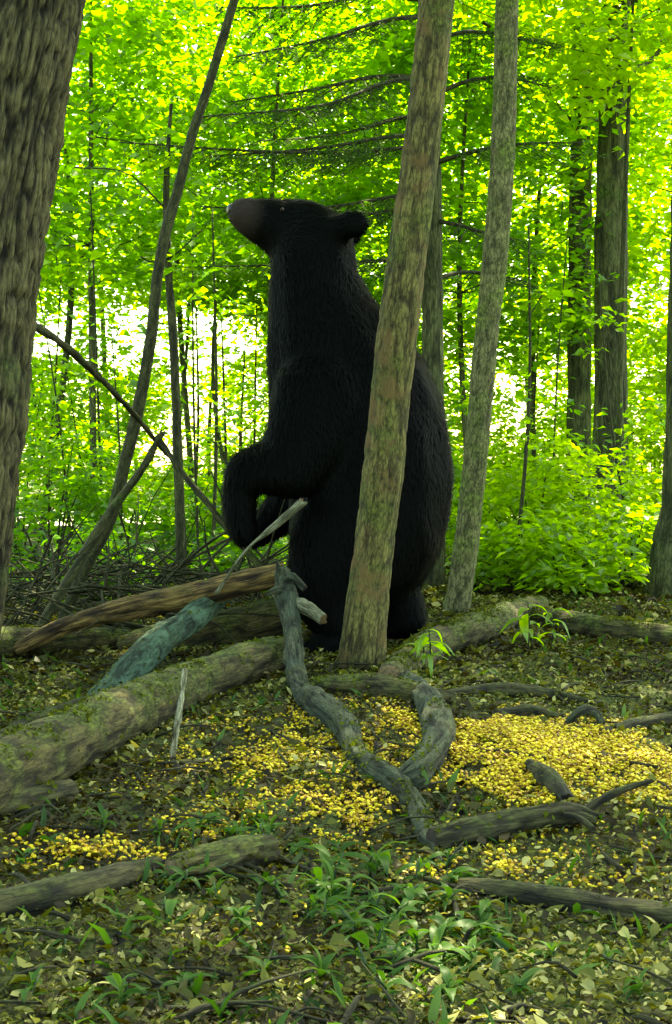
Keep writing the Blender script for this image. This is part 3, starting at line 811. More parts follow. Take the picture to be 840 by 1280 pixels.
# curled ring of rotten bark
c0 = G(731, 912, 0)
th = np.linspace(-0.15, math.pi + 0.15, 9)
log('bark_curl', 'curled ring of grey rotten bark at the back of the corn', [c0 + np.array((0.045 * math.cos(a), 0.02 * math.sin(2 * a), 0.046 * math.sin(a) + 0.004)) for a in th], [0.007, 0.010, 0.011, 0.010, 0.008], 'log_grey', cat='bark', seed=36, sides=14, per_m=200, lump=0.2)
p0, p1 = G(662, 962, 6), G(708, 998, 10)
log('bark_chunk', 'dark brown wedge of bark lying on the yellow corn heap', [p0 + (0, 0, 0.012), 0.5 * (p0 + p1) + (0, 0, 0.012), p1], [0.010, 0.019, 0.012], 'log_dark', cat='bark', seed=37, sides=16, per_m=300, lump=0.3)
log('pale_stick', 'pale broken stick leaning upright against the long mossy log', [G(215, 952, 4), P(222, 905, 3.28), P(231, 838, 3.45)], np.array([3.2, 4.2, 3.4]) * 3.3 / FPX, 'stick_pale', cat='stick', seed=38, sides=12, lump=0.2)
pts, rr = gl([(172, 956, 3), (235, 953, 4.5), (305, 949, 3)])
log('thin_stick', 'thin straight stick lying on the litter by the foot of the pale stick', pts, rr, 'log_dark', cat='stick', seed=39, sides=10)
pts, rr = gl([(80, 800, 4), (90, 825, 4)])
log('pale_stick', 'pale stick held out in front of the paws of the bear', [P(270, 742, 4.62), P(306, 690, 4.6), P(345, 656, 4.58), P(377, 628, 4.56)], np.array([2.5, 3.2, 3.8, 5]) * 4.6 / FPX, 'stick_pale', cat='stick', seed=40, sides=12, lump=0.3)
b = G(40, 800, 9)
log('dead_branch', 'dark dead branch leaning up beside the curved sapling', [b, P(128, 656, 5.25), P(174, 592, 5.25), P(203, 540, 5.25)], np.array([6, 6, 5, 3.5]) * 5.25 / FPX, 'bark_twig', cat='branch', seed=41, sides=12, lump=0.1)
log('dead_branch', 'thin dead branch slanting down from the furrowed trunk', [P(20, 392, 4.05), P(90, 440, 4.6), P(165, 515, 5.2), P(235, 600, 5.8)], np.array([5, 4.5, 4, 2.5]) * 4.6 / FPX, 'bark_twig', cat='branch', seed=42, sides=10, lump=0.1)
log('dead_branch', 'thin dead branch sloping down to the ground in front of the bear', [P(196, 545, 5.3), P(240, 606, 5.2), P(312, 692, 5.1), P(352, 742, 5.05)], np.array([3, 4, 4.5, 5]) * 5.2 / FPX, 'bark_twig', cat='branch', seed=43, sides=10, lump=0.1)

# twisted grey branch with a loop
lst = [(352, 716, 4.5, 9), (358, 745, 4.42, 13), (366, 790, 4.25, 10), (368, 830, 4.05, 12)]
tw = [P(a, b, d) for a, b, d, r in lst]; tr = [r * d / FPX for a, b, d, r in lst]
p2, r2 = gl([(378, 864, 14), (404, 884, 17), (430, 906, 16), (443, 938, 14), (466, 960, 14), (494, 978, 13), (520, 1008, 11), (532, 1044, 9), (552, 1080, 5)])
root = empty('twisted_branch', 'twisted grey dead branch with a loop at the foot of the leaning trunk', 'branch', p2[0])
g = Geo(); tube(g, tw + p2, tr + r2, sides=28, rings=260, bark=0.014, bscale=75, stretch=9, lump=0.2, seed=50, jag=0.02)
link('stem', g.mesh('stem', origin=p2[0]), M['log_grey'], root)
moss_on(catmull(p2, 60), np.interp(np.linspace(0, 1, 60), np.linspace(0, 1, len(r2)), r2), 50, 900, root, p2[0], 0.55)
pa, ra_ = gl([(372, 862, 9), (420, 858, 14), (470, 858, 15), (520, 866, 13), (565, 872, 8)])
log('fallen_branch', 'dark branch lying level across the foot of the leaning trunk', pa, ra_, 'log_moss', cat='branch', seed=56, sides=24, barkd=0.012, lump=0.2)
p3, r3 = gl([(508, 850, 13), (536, 876, 17), (547, 908, 19), (541, 940, 18), (520, 968, 18), (494, 980, 12)])
g = Geo(); tube(g, p3, r3, sides=28, rings=150, bark=0.014, bscale=65, stretch=9, lump=0.18, seed=51, jag=0.05)
link('limb', g.mesh('limb', origin=p2[0]), M['log_grey'], root)
moss_on(catmull(p3, 60), np.interp(np.linspace(0, 1, 60), np.linspace(0, 1, len(r3)), r3), 51, 900, root, p2[0], 0.55)
for k, (a, b) in enumerate([([(366, 752, 4.40), (382, 760, 4.36), (402, 774, 4.33)], (7, 11, 9)), ([(356, 742, 4.42), (346, 738, 4.38), (334, 742, 4.35)], (8, 7, 3)), ([(352, 726, 4.46), (349, 712, 4.46), (345, 700, 4.46)], (5, 3.5, 1)), ([(357, 728, 4.44), (366, 722, 4.43), (380, 735, 4.40)], (6, 6, 4))]):
    g = Geo(); tube(g, [P(*q) for q in a], np.array(b) * 4.4 / FPX, sides=14, rings=26, bark=0.006, bscale=90, lump=0.45, seed=52 + k, jag=0.03)
    link('broken_tip', g.mesh('broken_tip', origin=p2[0]), M['stick_pale' if k == 0 else 'log_grey'], root)

# tangle of fine brush on the pile
rg = np.random.default_rng(61)
g = Geo()
for k in range(330):
    x = rg.uniform(-1.55, -0.28); y = rg.uniform(4.9, 6.6)
    a = np.array((x, y, float(hgt(x, y)) + rg.uniform(0.0, 0.24)))
    d = unit(np.array((rg.normal(0, 1), rg.normal(0, 0.6), rg.normal(0.12, 0.45)))) * rg.uniform(0.15, 0.6)
    a[2] = max(a[2], 0.02 - min(0, d[2]))
    tube(g, [a, a + d * 0.5 + rg.normal(0, 0.025, 3), a + d], np.array([0.006, 0.0045, 0.002]) * rg.uniform(0.6, 1.3), sides=4, rings=6, cap=False)
br = link('brush_tangle', g.mesh('brush_tangle'), M['bark_twig']); br['kind'] = 'stuff'
tag(br, 'tangle of fine dead twigs heaped behind the brown log', 'brush')

# ------------------------------------------------------------------ corn, litter, small plants
CORN = [  # centre x, y, rx, ry, kernels, sharpness
    (0.49, 3.08, 0.33, 0.56, 8200, 0.72), (0.76, 2.95, 0.24, 0.30, 1600, 0.6), (-0.09, 3.22, 0.30, 0.58, 2000, 0.65), (0.03, 2.58, 0.13, 0.20, 480, 0.9), (-0.42, 2.28, 0.20, 0.12, 420, 0.9),
    (0.27, 2.24, 0.22, 0.15, 380, 0.9), (0.16, 3.35, 0.07, 0.2, 380, 0.6), (0.20, 2.75, 0.55, 0.75, 1100, 0.45), (-0.23, 2.50, 0.16, 0.14, 170, 0.8), (-0.10, 2.85, 0.34, 0.45, 800, 0.5)]
rg = np.random.default_rng(71)


def corn_density(x, y):
    d = np.zeros_like(x)
    for cx, cy, rx, ry, n, s in CORN:
        q = ((x - cx) / rx) ** 2 + ((y - cy) / ry) ** 2
        d = np.maximum(d, np.clip(1.15 - q, 0, 1) * min(1, n / (math.pi * rx * ry) / 9000))
    return d


cx_, cy_ = [], []
for a, b, rx, ry, n, s in CORN:
    n = int(n * 1.75)
    rad = rg.uniform(0, 1, n) ** s; th = rg.uniform(0, 2 * np.pi, n)
    wob = 1 + 0.22 * np.sin(3 * th + a * 9) + 0.12 * np.sin(7 * th + b)
    cx_.append(a + rx * rad * wob * np.cos(th)); cy_.append(b + ry * rad * wob * np.sin(th))
kx, ky = np.concatenate(cx_), np.concatenate(cy_)
kk = (np.abs(kx) < 0.27 * ky + 0.15)
cl = 0.6 * vnoise(np.stack([kx * 14, ky * 9, kx * 0], 1), 41) + 0.4 * vnoise(np.stack([kx * 40, ky * 28, kx * 0], 1), 42)
kk &= rg.uniform(size=len(kx)) < np.clip((cl - 0.30) / 0.22, 0.05, 1)
kx, ky = kx[kk], ky[kk]
n = len(kx)
dens = corn_density(kx, ky)
kz = hgt(kx, ky) + 0.004 + rg.uniform(0, 1, n) * (0.004 + 0.016 * dens)
prof = np.array((1, 1, 0.72)) * np.array([(-0.5, -0.30, -0.22), (-0.5, 0.30, -0.22), (-0.5, 0.30, 0.22), (-0.5, -0.30, 0.22), (0.15, -0.5, -0.28), (0.15, 0.5, -0.28), (0.15, 0.5, 0.28), (0.15, -0.5, 0.28), (0.5, -0.26, -0.16), (0.5, 0.26, -0.16), (0.5, 0.26, 0.16), (0.5, -0.26, 0.16)])
qf = np.array([(0, 1, 2, 3), (0, 4, 5, 1), (1, 5, 6, 2), (2, 6, 7, 3), (3, 7, 4, 0), (4, 8, 9, 5), (5, 9, 10, 6), (6, 10, 11, 7), (7, 11, 8, 4), (8, 11, 10, 9)])
e1 = unit(np.stack([rg.normal(0, 1, n), rg.normal(0, 1, n), rg.normal(0, 0.35, n)], 1))
e3 = unit(np.stack([rg.normal(0, 0.5, n), rg.normal(0, 0.5, n), np.ones(n)], 1)); e3 = unit(e3 - e1 * np.sum(e1 * e3, 1, keepdims=True)); e2 = np.cross(e3, e1)
sz = np.where(rg.uniform(size=n) < 0.2, rg.uniform(0.003, 0.006, n), rg.uniform(0.0062, 0.0092, n))[:, None, None]
v = np.stack([kx, ky, kz], 1)[:, None, :] + sz * (prof[None, :, 0:1] * e1[:, None] + prof[None, :, 1:2] * e2[:, None] * 0.85 + prof[None, :, 2:3] * e3[:, None])
f = (np.arange(n)[:, None, None] * 12 + qf[None]).reshape(-1, 4)
cm = make_mesh('corn', v.reshape(-1, 3), [f], {'tint': ('FLOAT', np.clip(np.repeat(rg.uniform(0.05, 1, n), 12) + np.tile(np.array([-0.35] * 4 + [0.0] * 4 + [0.1] * 4), n), 0, 1))}, smooth=False)
m, N, L, out = mat_new('corn_kernel')
at = N('Attribute', attribute_name='tint')
cr = ramp(N, [(0.0, (0.10, 0.05, 0.008)), (0.18, (0.30, 0.17, 0.006)), (0.6, (0.45, 0.34, 0.008)), (1.0, (0.58, 0.48, 0.03))]); L(at.outputs['Fac'], cr.inputs[0])
pb = N('BsdfPrincipled', Roughness=0.55); pb.inputs['Specular IOR Level'].default_value = 0.25; L(cr.outputs[0], pb.inputs['Base Color'])
pb.inputs['Subsurface Weight'].default_value = 0.0
L(pb.outputs[0], out.inputs[0])
corn = link('corn', cm, m); corn['kind'] = 'stuff'
tag(corn, 'loose yellow corn kernels scattered over the ground in front of the bear', 'corn')

# leaf litter
rg = np.random.default_rng(81)
n = 175000
ly = 1.35 + (rg.uniform(0, 1, n) ** 1.25) * 8.0
lx = np.where(np.arange(n) < 130000, rg.uniform(-1, 1, n) * (0.29 * ly + 0.25), np.where(rg.uniform(size=n) < 0.5, -1, 1) * rg.uniform(0.29 * ly + 0.25, 0.55 * ly + 1.0))
dn = corn_density(lx, ly)
keep = rg.uniform(size=n) > dn * 0.80
lx, ly = lx[keep], ly[keep]; n = len(lx)
size = np.where(rg.uniform(size=n) < 0.85, rg.uniform(0.005, 0.015, n), rg.uniform(0.014, 0.030, n)) * (0.75 + 0.16 * ly)
lz = hgt(lx, ly) + rg.uniform(0.002, 0.016, n)
pt = vnoise(np.stack([lx * 4.5, ly * 4.5, np.zeros(n)], 1), 9)
tint = np.clip(0.16 + 0.62 * (pt - 0.1) + rg.normal(0, 0.24, n) + (rg.uniform(size=n) < 0.07) * 0.5, 0, 1)
g = Geo()
LN = np.stack([rg.normal(0, 0.55, n), rg.normal(0, 0.55, n), np.ones(n)], 1); LT = rg.normal(0, 1, (n, 3)) * (1, 1, 0.3); LW = rg.uniform(0.25, 0.8, n); LF = rg.uniform(-0.15, 0.3, n)
nr_ = (ly < 4.2) & (np.abs(lx) < 0.29 * ly + 0.3)
for sel, dt in ((nr_, 1), (~nr_, 0)):
    leaf_cards(g, np.stack([lx, ly, lz], 1)[sel], LN[sel], LT[sel], size[sel], tint[sel], width=LW[sel] * (1 if dt else 1.4), fold=LF[sel], detail=dt)
lit = link('leaf_litter', g.mesh('leaf_litter'), M['litter']); lit['kind'] = 'stuff'
tag(lit, 'layer of small brown and olive dead leaves covering the forest floor', 'leaf litter')

# small twigs in the litter
g = Geo()
for k in range(420):
    y = 1.5 + rg.uniform() ** 1.2 * 5; x = rg.uniform(-1, 1) * (0.27 * y + 0.15)
    if float(corn_density(np.array([x]), np.array([y]))[0]) > 0.5 and rg.uniform() < 0.7:
        continue
    a = rg.uniform(0, math.pi); ln = rg.uniform(0.04, 0.2)
    p = np.array((x, y, float(hgt(x, y)) + 0.012)); d = np.array((math.cos(a), math.sin(a), rg.normal(0, 0.06))) * ln
    tube(g, [p - d / 2, p + rg.normal(0, 0.008, 3) + (0, 0, 0.006), p + d / 2], np.array([0.0035, 0.003, 0.0012]) * rg.uniform(0.6, 1.4), sides=5, rings=6)
tw_ = link('twig_litter', g.mesh('twig_litter'), M['log_dark']); tw_['kind'] = 'stuff'
tag(tw_, 'short broken dark twigs strewn through the leaf litter', 'twigs')

# grass blades
g = Geo()
n = 4200
y = 1.45 + rg.uniform(0, 1, n) ** 1.1 * 5.5; x = rg.uniform(-1, 1, n) * (0.28 * y + 0.15)
msk = (vnoise(np.stack([x * 2.6 + 5, y * 2.6, np.zeros(n)], 1), 19) + rg.normal(0, 0.1, n)) > 0.5
msk &= corn_density(x, y) < 0.35
x, y = x[msk], y[msk]; n = len(x)
tip = np.stack([rg.normal(0, 0.8, n), rg.normal(0, 0.8, n), rg.uniform(0.25, 1.1, n)], 1)
leaf_cards(g, np.stack([x, y, hgt(x, y)], 1), unit(np.stack([rg.normal(0, 1, n), rg.normal(0, 1, n), np.full(n, 0.8)], 1)), tip, rg.uniform(0.02, 0.06, n), np.clip(rg.normal(0.5, 0.3, n), 0, 1), width=rg.uniform(0.08, 0.30, n), fold=rg.uniform(0.02, 0.15, n), detail=1)
gr = link('grass', g.mesh('grass'), M['weed']); gr['kind'] = 'stuff'
tag(gr, 'sparse short green blades sprouting through the leaf litter', 'grass')

# weeds with separate leaves
leaf_meshes = []
for k in range(5):
    g = Geo()
    wd = [0.22, 0.28, 0.16, 0.32, 0.2][k]; ns = 8
    u = np.linspace(0, 1, ns)
    half = wd * 0.5 * np.sin(np.pi * u ** 0.8) ** 0.9; half[0] = 0.02
    bend = -0.55 * u ** 2 * (0.5 + 0.25 * k % 1.0 + 0.4)
    mid = np.stack([u * (1 - 0.15 * u), np.zeros(ns), bend + 0.35 * u], 1)
    Lf = mid + np.stack([-0.05 * u, half, 0.3 * half], 1); Rt = mid + np.stack([-0.05 * u, -half, 0.3 * half], 1)
    v = np.concatenate([Lf, mid, Rt])
    j = np.arange(ns - 1)
    q = np.concatenate([np.stack([j, j + 1, ns + j + 1, ns + j], 1), np.stack([ns + j, ns + j + 1, 2 * ns + j + 1, 2 * ns + j], 1)])
    tv = np.clip(0.25 + 0.13 * k + 0.25 * (1 - u), 0, 1)
    g.add(v, [q], tint=np.concatenate([tv, tv * 0.6, tv]))
    me = g.mesh('weed_leaf'); me.materials.append(M['weed']); leaf_meshes.append(me)
rgw = np.random.default_rng(404)
WEEDS = [(float(rgw.uniform(385, 610)), float(rgw.uniform(1070, 1215)), float(rgw.uniform(0.07, 0.13))) for _ in range(26)] + [(float(rgw.uniform(195, 380)), float(rgw.uniform(1015, 1150)), float(rgw.uniform(0.06, 0.10))) for _ in range(12)] + [(470, 1090, 0.15), (440, 1120, 0.12), (515, 1120, 0.12), (555, 1165, 0.11), (450, 1170, 0.12), (520, 1185, 0.11), (590, 1200, 0.10), (400, 1110, 0.10), (340, 1110, 0.10), (300, 1150, 0.09), (370, 1060, 0.10), (290, 1045, 0.10),
         (240, 1050, 0.10), (320, 1025, 0.10), (200, 1040, 0.08), (60, 1050, 0.09), (130, 1030, 0.08), (30, 1075, 0.08), (620, 1175, 0.09), (690, 1190, 0.08), (760, 1200, 0.09), (800, 1240, 0.10), (230, 1230, 0.08), (400, 1220, 0.09), (560, 1245, 0.09),
         (650, 1240, 0.08), (80, 1180, 0.07), (150, 1250, 0.09), (480, 1245, 0.09), (700, 1110, 0.06), (780, 1060, 0.06), (330, 1215, 0.08), (40, 1240, 0.08), (610, 1140, 0.09), (500, 1150, 0.11), (420, 1060, 0.10)]
rg = np.random.default_rng(91)
for k, (a, b, s) in enumerate(WEEDS):
    q = G(a, b + 12)
    q[2] -= 0.004
    lab = 'tuft of broad green weed leaves below the loop of the twisted branch' if (380 < a < 630 and b < 1200) else ('green weed tuft growing around the short brown wood chunk' if (190 < a < 400 and b < 1160) else 'small green weed sprout in the litter away from the big weed patch')
    gp = 'weeds below the looped branch' if 'loop' in lab else ('weeds around the brown wood chunk' if 'chunk' in lab else 'scattered weed sprouts')
    root = empty('weed', lab, 'weed', q, gp)
    hs = s * rg.uniform(0.25, 0.5)
    g = Geo(); tube(g, [(0, 0, -0.01), (rg.normal(0, 0.006), rg.normal(0, 0.006), hs * 0.5), (rg.normal(0, 0.01), rg.normal(0, 0.01), hs)], [0.0025, 0.002, 0.0015], sides=5, rings=6)
    link('stem', g.mesh('stem'), M['needle'], root)
    nl = int(rg.integers(6, 11))
    for j in range(nl):
        o = link('leaf', leaf_meshes[int(rg.integers(0, 5))], None, root)
        o.location = (0, 0, hs * (0.25 + 0.75 * j / nl))
        o.rotation_euler = (rg.normal(0, 0.25), rg.normal(-0.35, 0.35), j * 2.4 + rg.normal(0, 0.4))
        o.scale = [s * rg.uniform(0.3, 0.65)] * 3

# larger single fallen leaves
fall = []
for k in range(4):
    g = Geo()
    leaf_cards(g, np.zeros((1, 3)), np.array([[0, 0, 1.0]]), np.array([[1.0, 0, 0]]), 1.0, np.array([[0.92, 0.72, 0.99, 0.62][k]]), width=[0.5, 0.6, 0.4, 0.7][k], fold=[0.12, 0.2, 0.05, 0.25][k], detail=1)
    me = g.mesh('fallen_leaf'); me.materials.append(M['litter']); fall.append(me)
SPOT = [(92, 1222), (228, 1192), (330, 1190), (250, 1195), (655, 1215), (180, 1150), (190, 1120), (410, 1195), (455, 1205), (735, 1165), (820, 1170), (640, 1170), (560, 1080), (605, 1130), (580, 1005), (140, 960), (700, 1085), (30, 1200), (380, 1245), (745, 1240), (520, 1215), (285, 1245), (120, 1245), (10, 1248), (600, 900), (430, 965), (270, 1100), (660, 1060), (780, 1030), (820, 985), (750, 850), (640, 835), (700, 830), (800, 840)]
for k, (a, b) in enumerate(SPOT):
    q = G(a, b); q[2] += 0.016
    o = link('fallen_leaf', fall[k % 4], None)
    tag(o, 'single pale fallen leaf lying loose on top of the dark leaf litter', 'leaf', 'pale fallen leaves on the litter')
    o.location = q; s = rg.uniform(0.02, 0.04); o.scale = (s, s, s)
    o.rotation_euler = (rg.normal(0, 0.3), rg.normal(0, 0.3), rg.uniform(0, 6.28))

# sprouts by the trunk foot
sprout_meshes = []
for me in leaf_meshes:
    m2_ = me.copy(); m2_.materials.clear(); m2_.materials.append(M['leaf_lime']); sprout_meshes.append(m2_)
for k, (a, b, s) in enumerate([(536, 846, 0.16), (528, 838, 0.12), (660, 815, 0.18), (690, 808, 0.14), (300, 700, 0.2)]):
    q = G(a, b); rg2 = np.random.default_rng(950 + k)
    root = empty('seedling', ['yellow-green seedling at the foot of the leaning trunk', 'yellow-green seedling at the foot of the leaning trunk', 'bright green seedling in front of the mossy logs', 'bright green seedling in front of the mossy logs', 'green seedling behind the brown log'][k], 'seedling', q, ['seedlings by the trunk', 'seedlings by the trunk', 'seedlings by the logs', 'seedlings by the logs', None][k])
    g = Geo(); tube(g, [(0, 0, -0.01), (0.005, 0, s * 0.5), (0.0, 0.01, s)], [0.0035, 0.003, 0.002], sides=5, rings=6)
    link('stem', g.mesh('stem'), M['bark_twig'], root)
    for j in range(9):
        o = link('leaf', sprout_meshes[(j + k) % 5], None, root)
        o.location = (0, 0, s * (0.3 + 0.7 * j / 9)); o.rotation_euler = (rg2.normal(0, 0.2), rg2.normal(0.05, 0.3), j * 2.4); o.scale = [s * rg2.uniform(0.45, 0.8)] * 3

# ------------------------------------------------------------------ the bear
BD = 5.05
SB = BD / FPX


def bp_(px, py, dz=0.0):
    return P(px, py, BD) + np.array((0, dz, 0))


def ball_chain(bm_pts, steps=10):
    """overlapping spheres along (px, py, depth offset, radius px, depth squash)"""
    out = []
    for k in range(len(bm_pts) - 1):
        a, b = np.array(bm_pts[k], float), np.array(bm_pts[k + 1], float)
        for t in np.linspace(0, 1, steps, endpoint=False):
            out.append(a * (1 - t) + b * t)
    out.append(np.array(bm_pts[-1], float))
    return out


BALLS = []
# rump, belly, chest, neck
BALLS += ball_chain([(455, 672, 0, 92, .86), (462, 640, 0, 102, .86), (464, 595, 0, 105, .86), (456, 545, 0, 106, .84), (437, 495, 0, 103, .82), (417, 445, 0, 86, .84), (403, 400, 0, 67, .9), (393, 355, 0, 55, .95), (391, 315, 0, 53, .95)], 6)
# skull, brow, muzzle, jaw
BALLS += ball_chain([(395, 305, 0, 48, .95), (380, 290, 0, 40, .95), (358, 282, 0, 33, .9), (332, 276, 0, 28, .85), (310, 270, 0, 22.5, .9), (305, 268, 0, 22, .95)], 7)
BALLS += ball_chain([(370, 305, 0, 34, .9), (338, 292, 0, 23, .8), (310, 279, 0, 18, .9)], 7)
# ears
for s, (ex, ey) in ((-1, (440, 288)), (1, (433, 286))):
    BALLS += ball_chain([(418, 292, s * 0.105, 15, .8), (ex, ey, s * 0.12, 19, .55), (ex + 3, ey - 1, s * 0.125, 17, .5)], 4)
# near hind leg, far hind leg
BALLS += ball_chain([(430, 665, -.13, 68, .72), (412, 705, -.15, 52, .75), (406, 735, -.15, 42, .8), (424, 770, -.15, 33, .85), (430, 792, -.15, 24, .95)], 8)
BALLS += ball_chain([(430, 796, -.15, 21, 1.2), (405, 801, -.16, 17, 1.6), (385, 804, -.16, 12, 1.7)], 7)
BALLS += ball_chain([(480, 660, .13, 74, .72), (488, 696, .15, 54, .75), (492, 732, .15, 34, .8), (506, 765, .15, 29, .9), (512, 780, .15, 25, .95)], 8)
BALLS += ball_chain([(514, 782, .15, 22, 1.2), (485, 788, .16, 17, 1.6), (462, 790, .16, 12, 1.7)], 7)
# forelegs held in front of the chest, paws hanging
BALLS += ball_chain([(402, 500, -.17, 60, .7), (384, 545, -.20, 50, .75), (368, 582, -.22, 38, .8), (338, 583, -.22, 31, .9), (313, 590, -.21, 26, 1.0), (305, 608, -.20, 21, 1.15), (303, 636, -.19, 19, 1.5), (308, 662, -.19, 16, 1.7)], 8)
BALLS += ball_chain([(404, 520, .17, 58, .7), (390, 570, .19, 46, .75), (374, 618, .19, 34, .8), (350, 642, .18, 27, .9), (334, 654, .17, 22, 1.1), (318, 667, .16, 17, 1.6), (308, 674, .16, 12, 1.8)], 8)
# bring the feet onto the ground
import bmesh
bmx = bmesh.new()
for (px, py, dz, rp, sq) in BALLS:
    c = bp_(px, py, dz); r = rp * SB
    bmesh.ops.create_icosphere(bmx, subdivisions=2, radius=1.0, matrix=Matrix.Translation(Vector(c)) @ Matrix.Diagonal((r, r * sq, r, 1)))
tmp = bpy.data.meshes.new('tmp'); bmx.to_mesh(tmp); bmx.free()
to = bpy.data.objects.new('tmp', tmp); COL.objects.link(to)
md = to.modifiers.new('r', 'REMESH'); md.mode = 'VOXEL'; md.voxel_size = 0.016
md = to.modifiers.new('s', 'SMOOTH'); md.factor = 0.6; md.iterations = 6
dg = bpy.context.evaluated_depsgraph_get()
bm_me = bpy.data.meshes.new_from_object(to.evaluated_get(dg))
bpy.data.objects.remove(to)
nv = len(bm_me.vertices)
bco = np.empty(nv * 3); bm_me.vertices.foreach_get('co', bco); bco = bco.reshape(-1, 3)
zmin = bco[:, 2].min()
origin = np.array((bp_(455, 800)[0], BD, float(hgt(bp_(455, 800)[0], BD))))
shift = np.array((0, 0, origin[2] - zmin - 0.012)) if abs(zmin - origin[2]) < 0.2 else np.zeros(3)
bco = bco + shift
bno = np.empty(nv * 3); bm_me.vertices.foreach_get('normal', bno); bno = bno.reshape(-1, 3)
nose_p = bp_(286, 262) + shift


def muzzle(p):
    d = np.linalg.norm((p - (bp_(300, 268) + shift)) * (1, 0.9, 1), axis=1)
    return np.clip(1 - (d - 0.06) / 0.055, 0, 1)


bm_me.vertices.foreach_set('co', (bco - origin).astype(np.float32).ravel())
at = bm_me.attributes.new('muzzle', 'FLOAT', 'POINT'); at.data.foreach_set('value', muzzle(bco).astype(np.float32))
bm_me.polygons.foreach_set('use_smooth', np.ones(len(bm_me.polygons), bool))
bm_me.update()
m, N, L, out = mat_new('bear_fur')
a1 = N('Attribute', attribute_name='muzzle')
mx = N('Mix', data_type='RGBA'); L(a1.outputs['Fac'], mx.inputs[0]); mx.inputs[6].default_value = (0.0012, 0.0017, 0.0012, 1); mx.inputs[7].default_value = (0.028, 0.021, 0.016, 1)
pb = N('BsdfPrincipled', Roughness=0.6); pb.inputs['Specular IOR Level'].default_value = 0.04
L(mx.outputs[2], pb.inputs['Base Color'])
L(pb.outputs[0], out.inputs[0])
M['bear'] = m
bear = empty('black_bear', 'black bear standing upright on its hind legs behind the leaning trunk', 'bear', origin)
body = link('body', bm_me, M['bear'], bear)
# fur
bm_me.calc_loop_triangles()
nt3 = len(bm_me.loop_triangles)
tri = np.empty(nt3 * 3, np.int32); bm_me.loop_triangles.foreach_get('vertices', tri); tri = tri.reshape(-1, 3)
A_, B_, C_ = bco[tri[:, 0]], bco[tri[:, 1]], bco[tri[:, 2]]
area = np.linalg.norm(np.cross(B_ - A_, C_ - A_), axis=1)
rg = np.random.default_rng(5)
n = 110000
ti = rg.choice(nt3, n, p=area / area.sum())
u, v2 = rg.uniform(size=n), rg.uniform(size=n); fl = u + v2 > 1; u[fl], v2[fl] = 1 - u[fl], 1 - v2[fl]
pos = A_[ti] + u[:, None] * (B_ - A_)[ti] + v2[:, None] * (C_ - A_)[ti]
nr = unit(bno[tri[ti, 0]] + bno[tri[ti, 1]] + bno[tri[ti, 2]])
headw = np.clip((pos[:, 2] - (bp_(400, 330)[2])) / 0.08, 0, 1)[:, None]
flow = np.array((0.15, 0, -1.0)) * (1 - headw) + np.array((1.0, 0, -0.25)) * headw
flow = flow + rg.normal(0, 0.22, (n, 3)) + 0.5 * (vnoise(pos * 9, 2)[:, None] - 0.5) * np.array((1, 1, 0))
flow = unit(flow - nr * np.sum(flow * nr, 1, keepdims=True))
mz = muzzle(pos)
ln = (0.040 * (1 - 0.45 * headw[:, 0]) * (1 - 0.72 * mz)) * rg.uniform(0.5, 1.25, n)
low = pos[:, 2] < 0.10
ln[low] *= 0.5
sidev = unit(np.cross(flow, nr))
wd = 0.0016 * rg.uniform(0.7, 1.3, n)[:, None]
p1 = pos + (flow * 0.6 + nr * 0.22) * ln[:, None]; p2_ = pos + (flow * 1.0 + nr * 0.26) * ln[:, None]
vv = np.stack([pos - sidev * wd, pos + sidev * wd, p1 + sidev * wd * 0.7, p1 - sidev * wd * 0.7, p2_], 1).reshape(-1, 3) - origin
bi = np.arange(n)[:, None] * 5
fur_me = make_mesh('fur', vv, [bi + np.array([[0, 1, 2, 3]]), bi + np.array([[3, 2, 4]])], {'muzzle': ('FLOAT', np.repeat(mz, 5))})
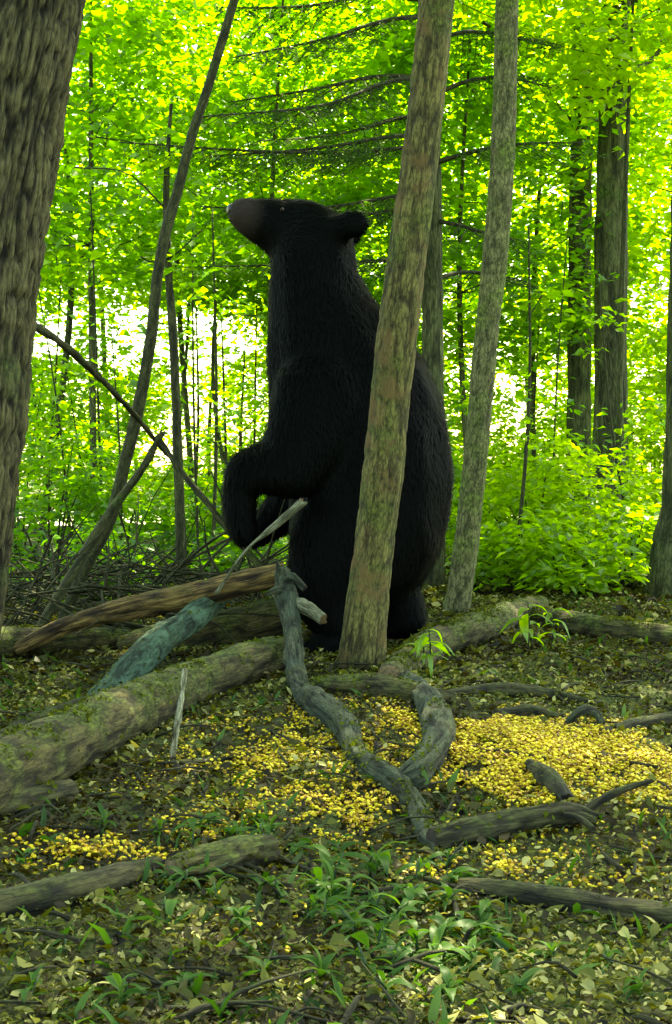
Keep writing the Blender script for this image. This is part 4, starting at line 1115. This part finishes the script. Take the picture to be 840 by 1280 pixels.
fur = link('fur', fur_me, M['bear'], body)
fur['kind'] = 'stuff'
M['nose'] = plain_mat('nose_leather', (0.012, 0.010, 0.010), (0.028, 0.024, 0.023), scale=120, rough=0.4)
M['eye'] = plain_mat('eye_gloss', (0.010, 0.006, 0.004), (0.014, 0.009, 0.006), rough=0.45, bump=0.0, spec=0.12)
M['claw'] = plain_mat('claw_horn', (0.03, 0.026, 0.02), (0.10, 0.09, 0.07), scale=50, rough=0.4)


def blob(name, mat, centre, rad, parent, dent=0.0, seed=0):
    b = bmesh.new(); bmesh.ops.create_icosphere(b, subdivisions=3, radius=1.0)
    for vtx in b.verts:
        co = vtx.co
        if dent:
            for s in (-1, 1):
                d = (co - Vector((-0.8, 0.42 * s, -0.05))).length
                co = co + Vector((0.35, 0, 0)) * max(0, 0.4 - d) * dent * 2
            co.z *= 1 - 0.25 * max(0, -co.z)
        vtx.co = Vector((co.x * rad[0], co.y * rad[1], co.z * rad[2]))
    me = bpy.data.meshes.new(name); b.to_mesh(me); b.free()
    me.polygons.foreach_set('use_smooth', np.ones(len(me.polygons), bool))
    return link(name, me, mat, parent, loc=[float(q) for q in (np.asarray(centre) - origin)])


blob('nose', M['nose'], bp_(290, 263) + shift, (0.021, 0.034, 0.025), bear, dent=1.0)
for s in (-1, 1):
    blob('eye', M['eye'], bp_(354, 268, s * 0.080) + shift, (0.008, 0.006, 0.008), bear)
for (px, py, dz, dx, dd_) in ((304, 669, -.19, 0.022, -0.045), (306, 681, .16, 0.012, -0.042), (378, 808, -.16, -0.04, -0.012), (455, 794, .16, -0.04, -0.012)):
    for j in range(5):
        g = Geo()
        b0 = bp_(px, py, dz + (j - 2) * 0.016) + shift
        if dd_ > -0.02:
            b0[2] = max(b0[2], origin[2] + 0.014)
        e = b0 + np.array((dx, 0, dd_))
        tube(g, [b0, 0.5 * (b0 + e) + np.array((-0.006, 0, 0.004)), e], [0.006, 0.0045, 0.001], sides=8, rings=6)
        link('claw', g.mesh('claw', origin=origin), M['claw'], bear)
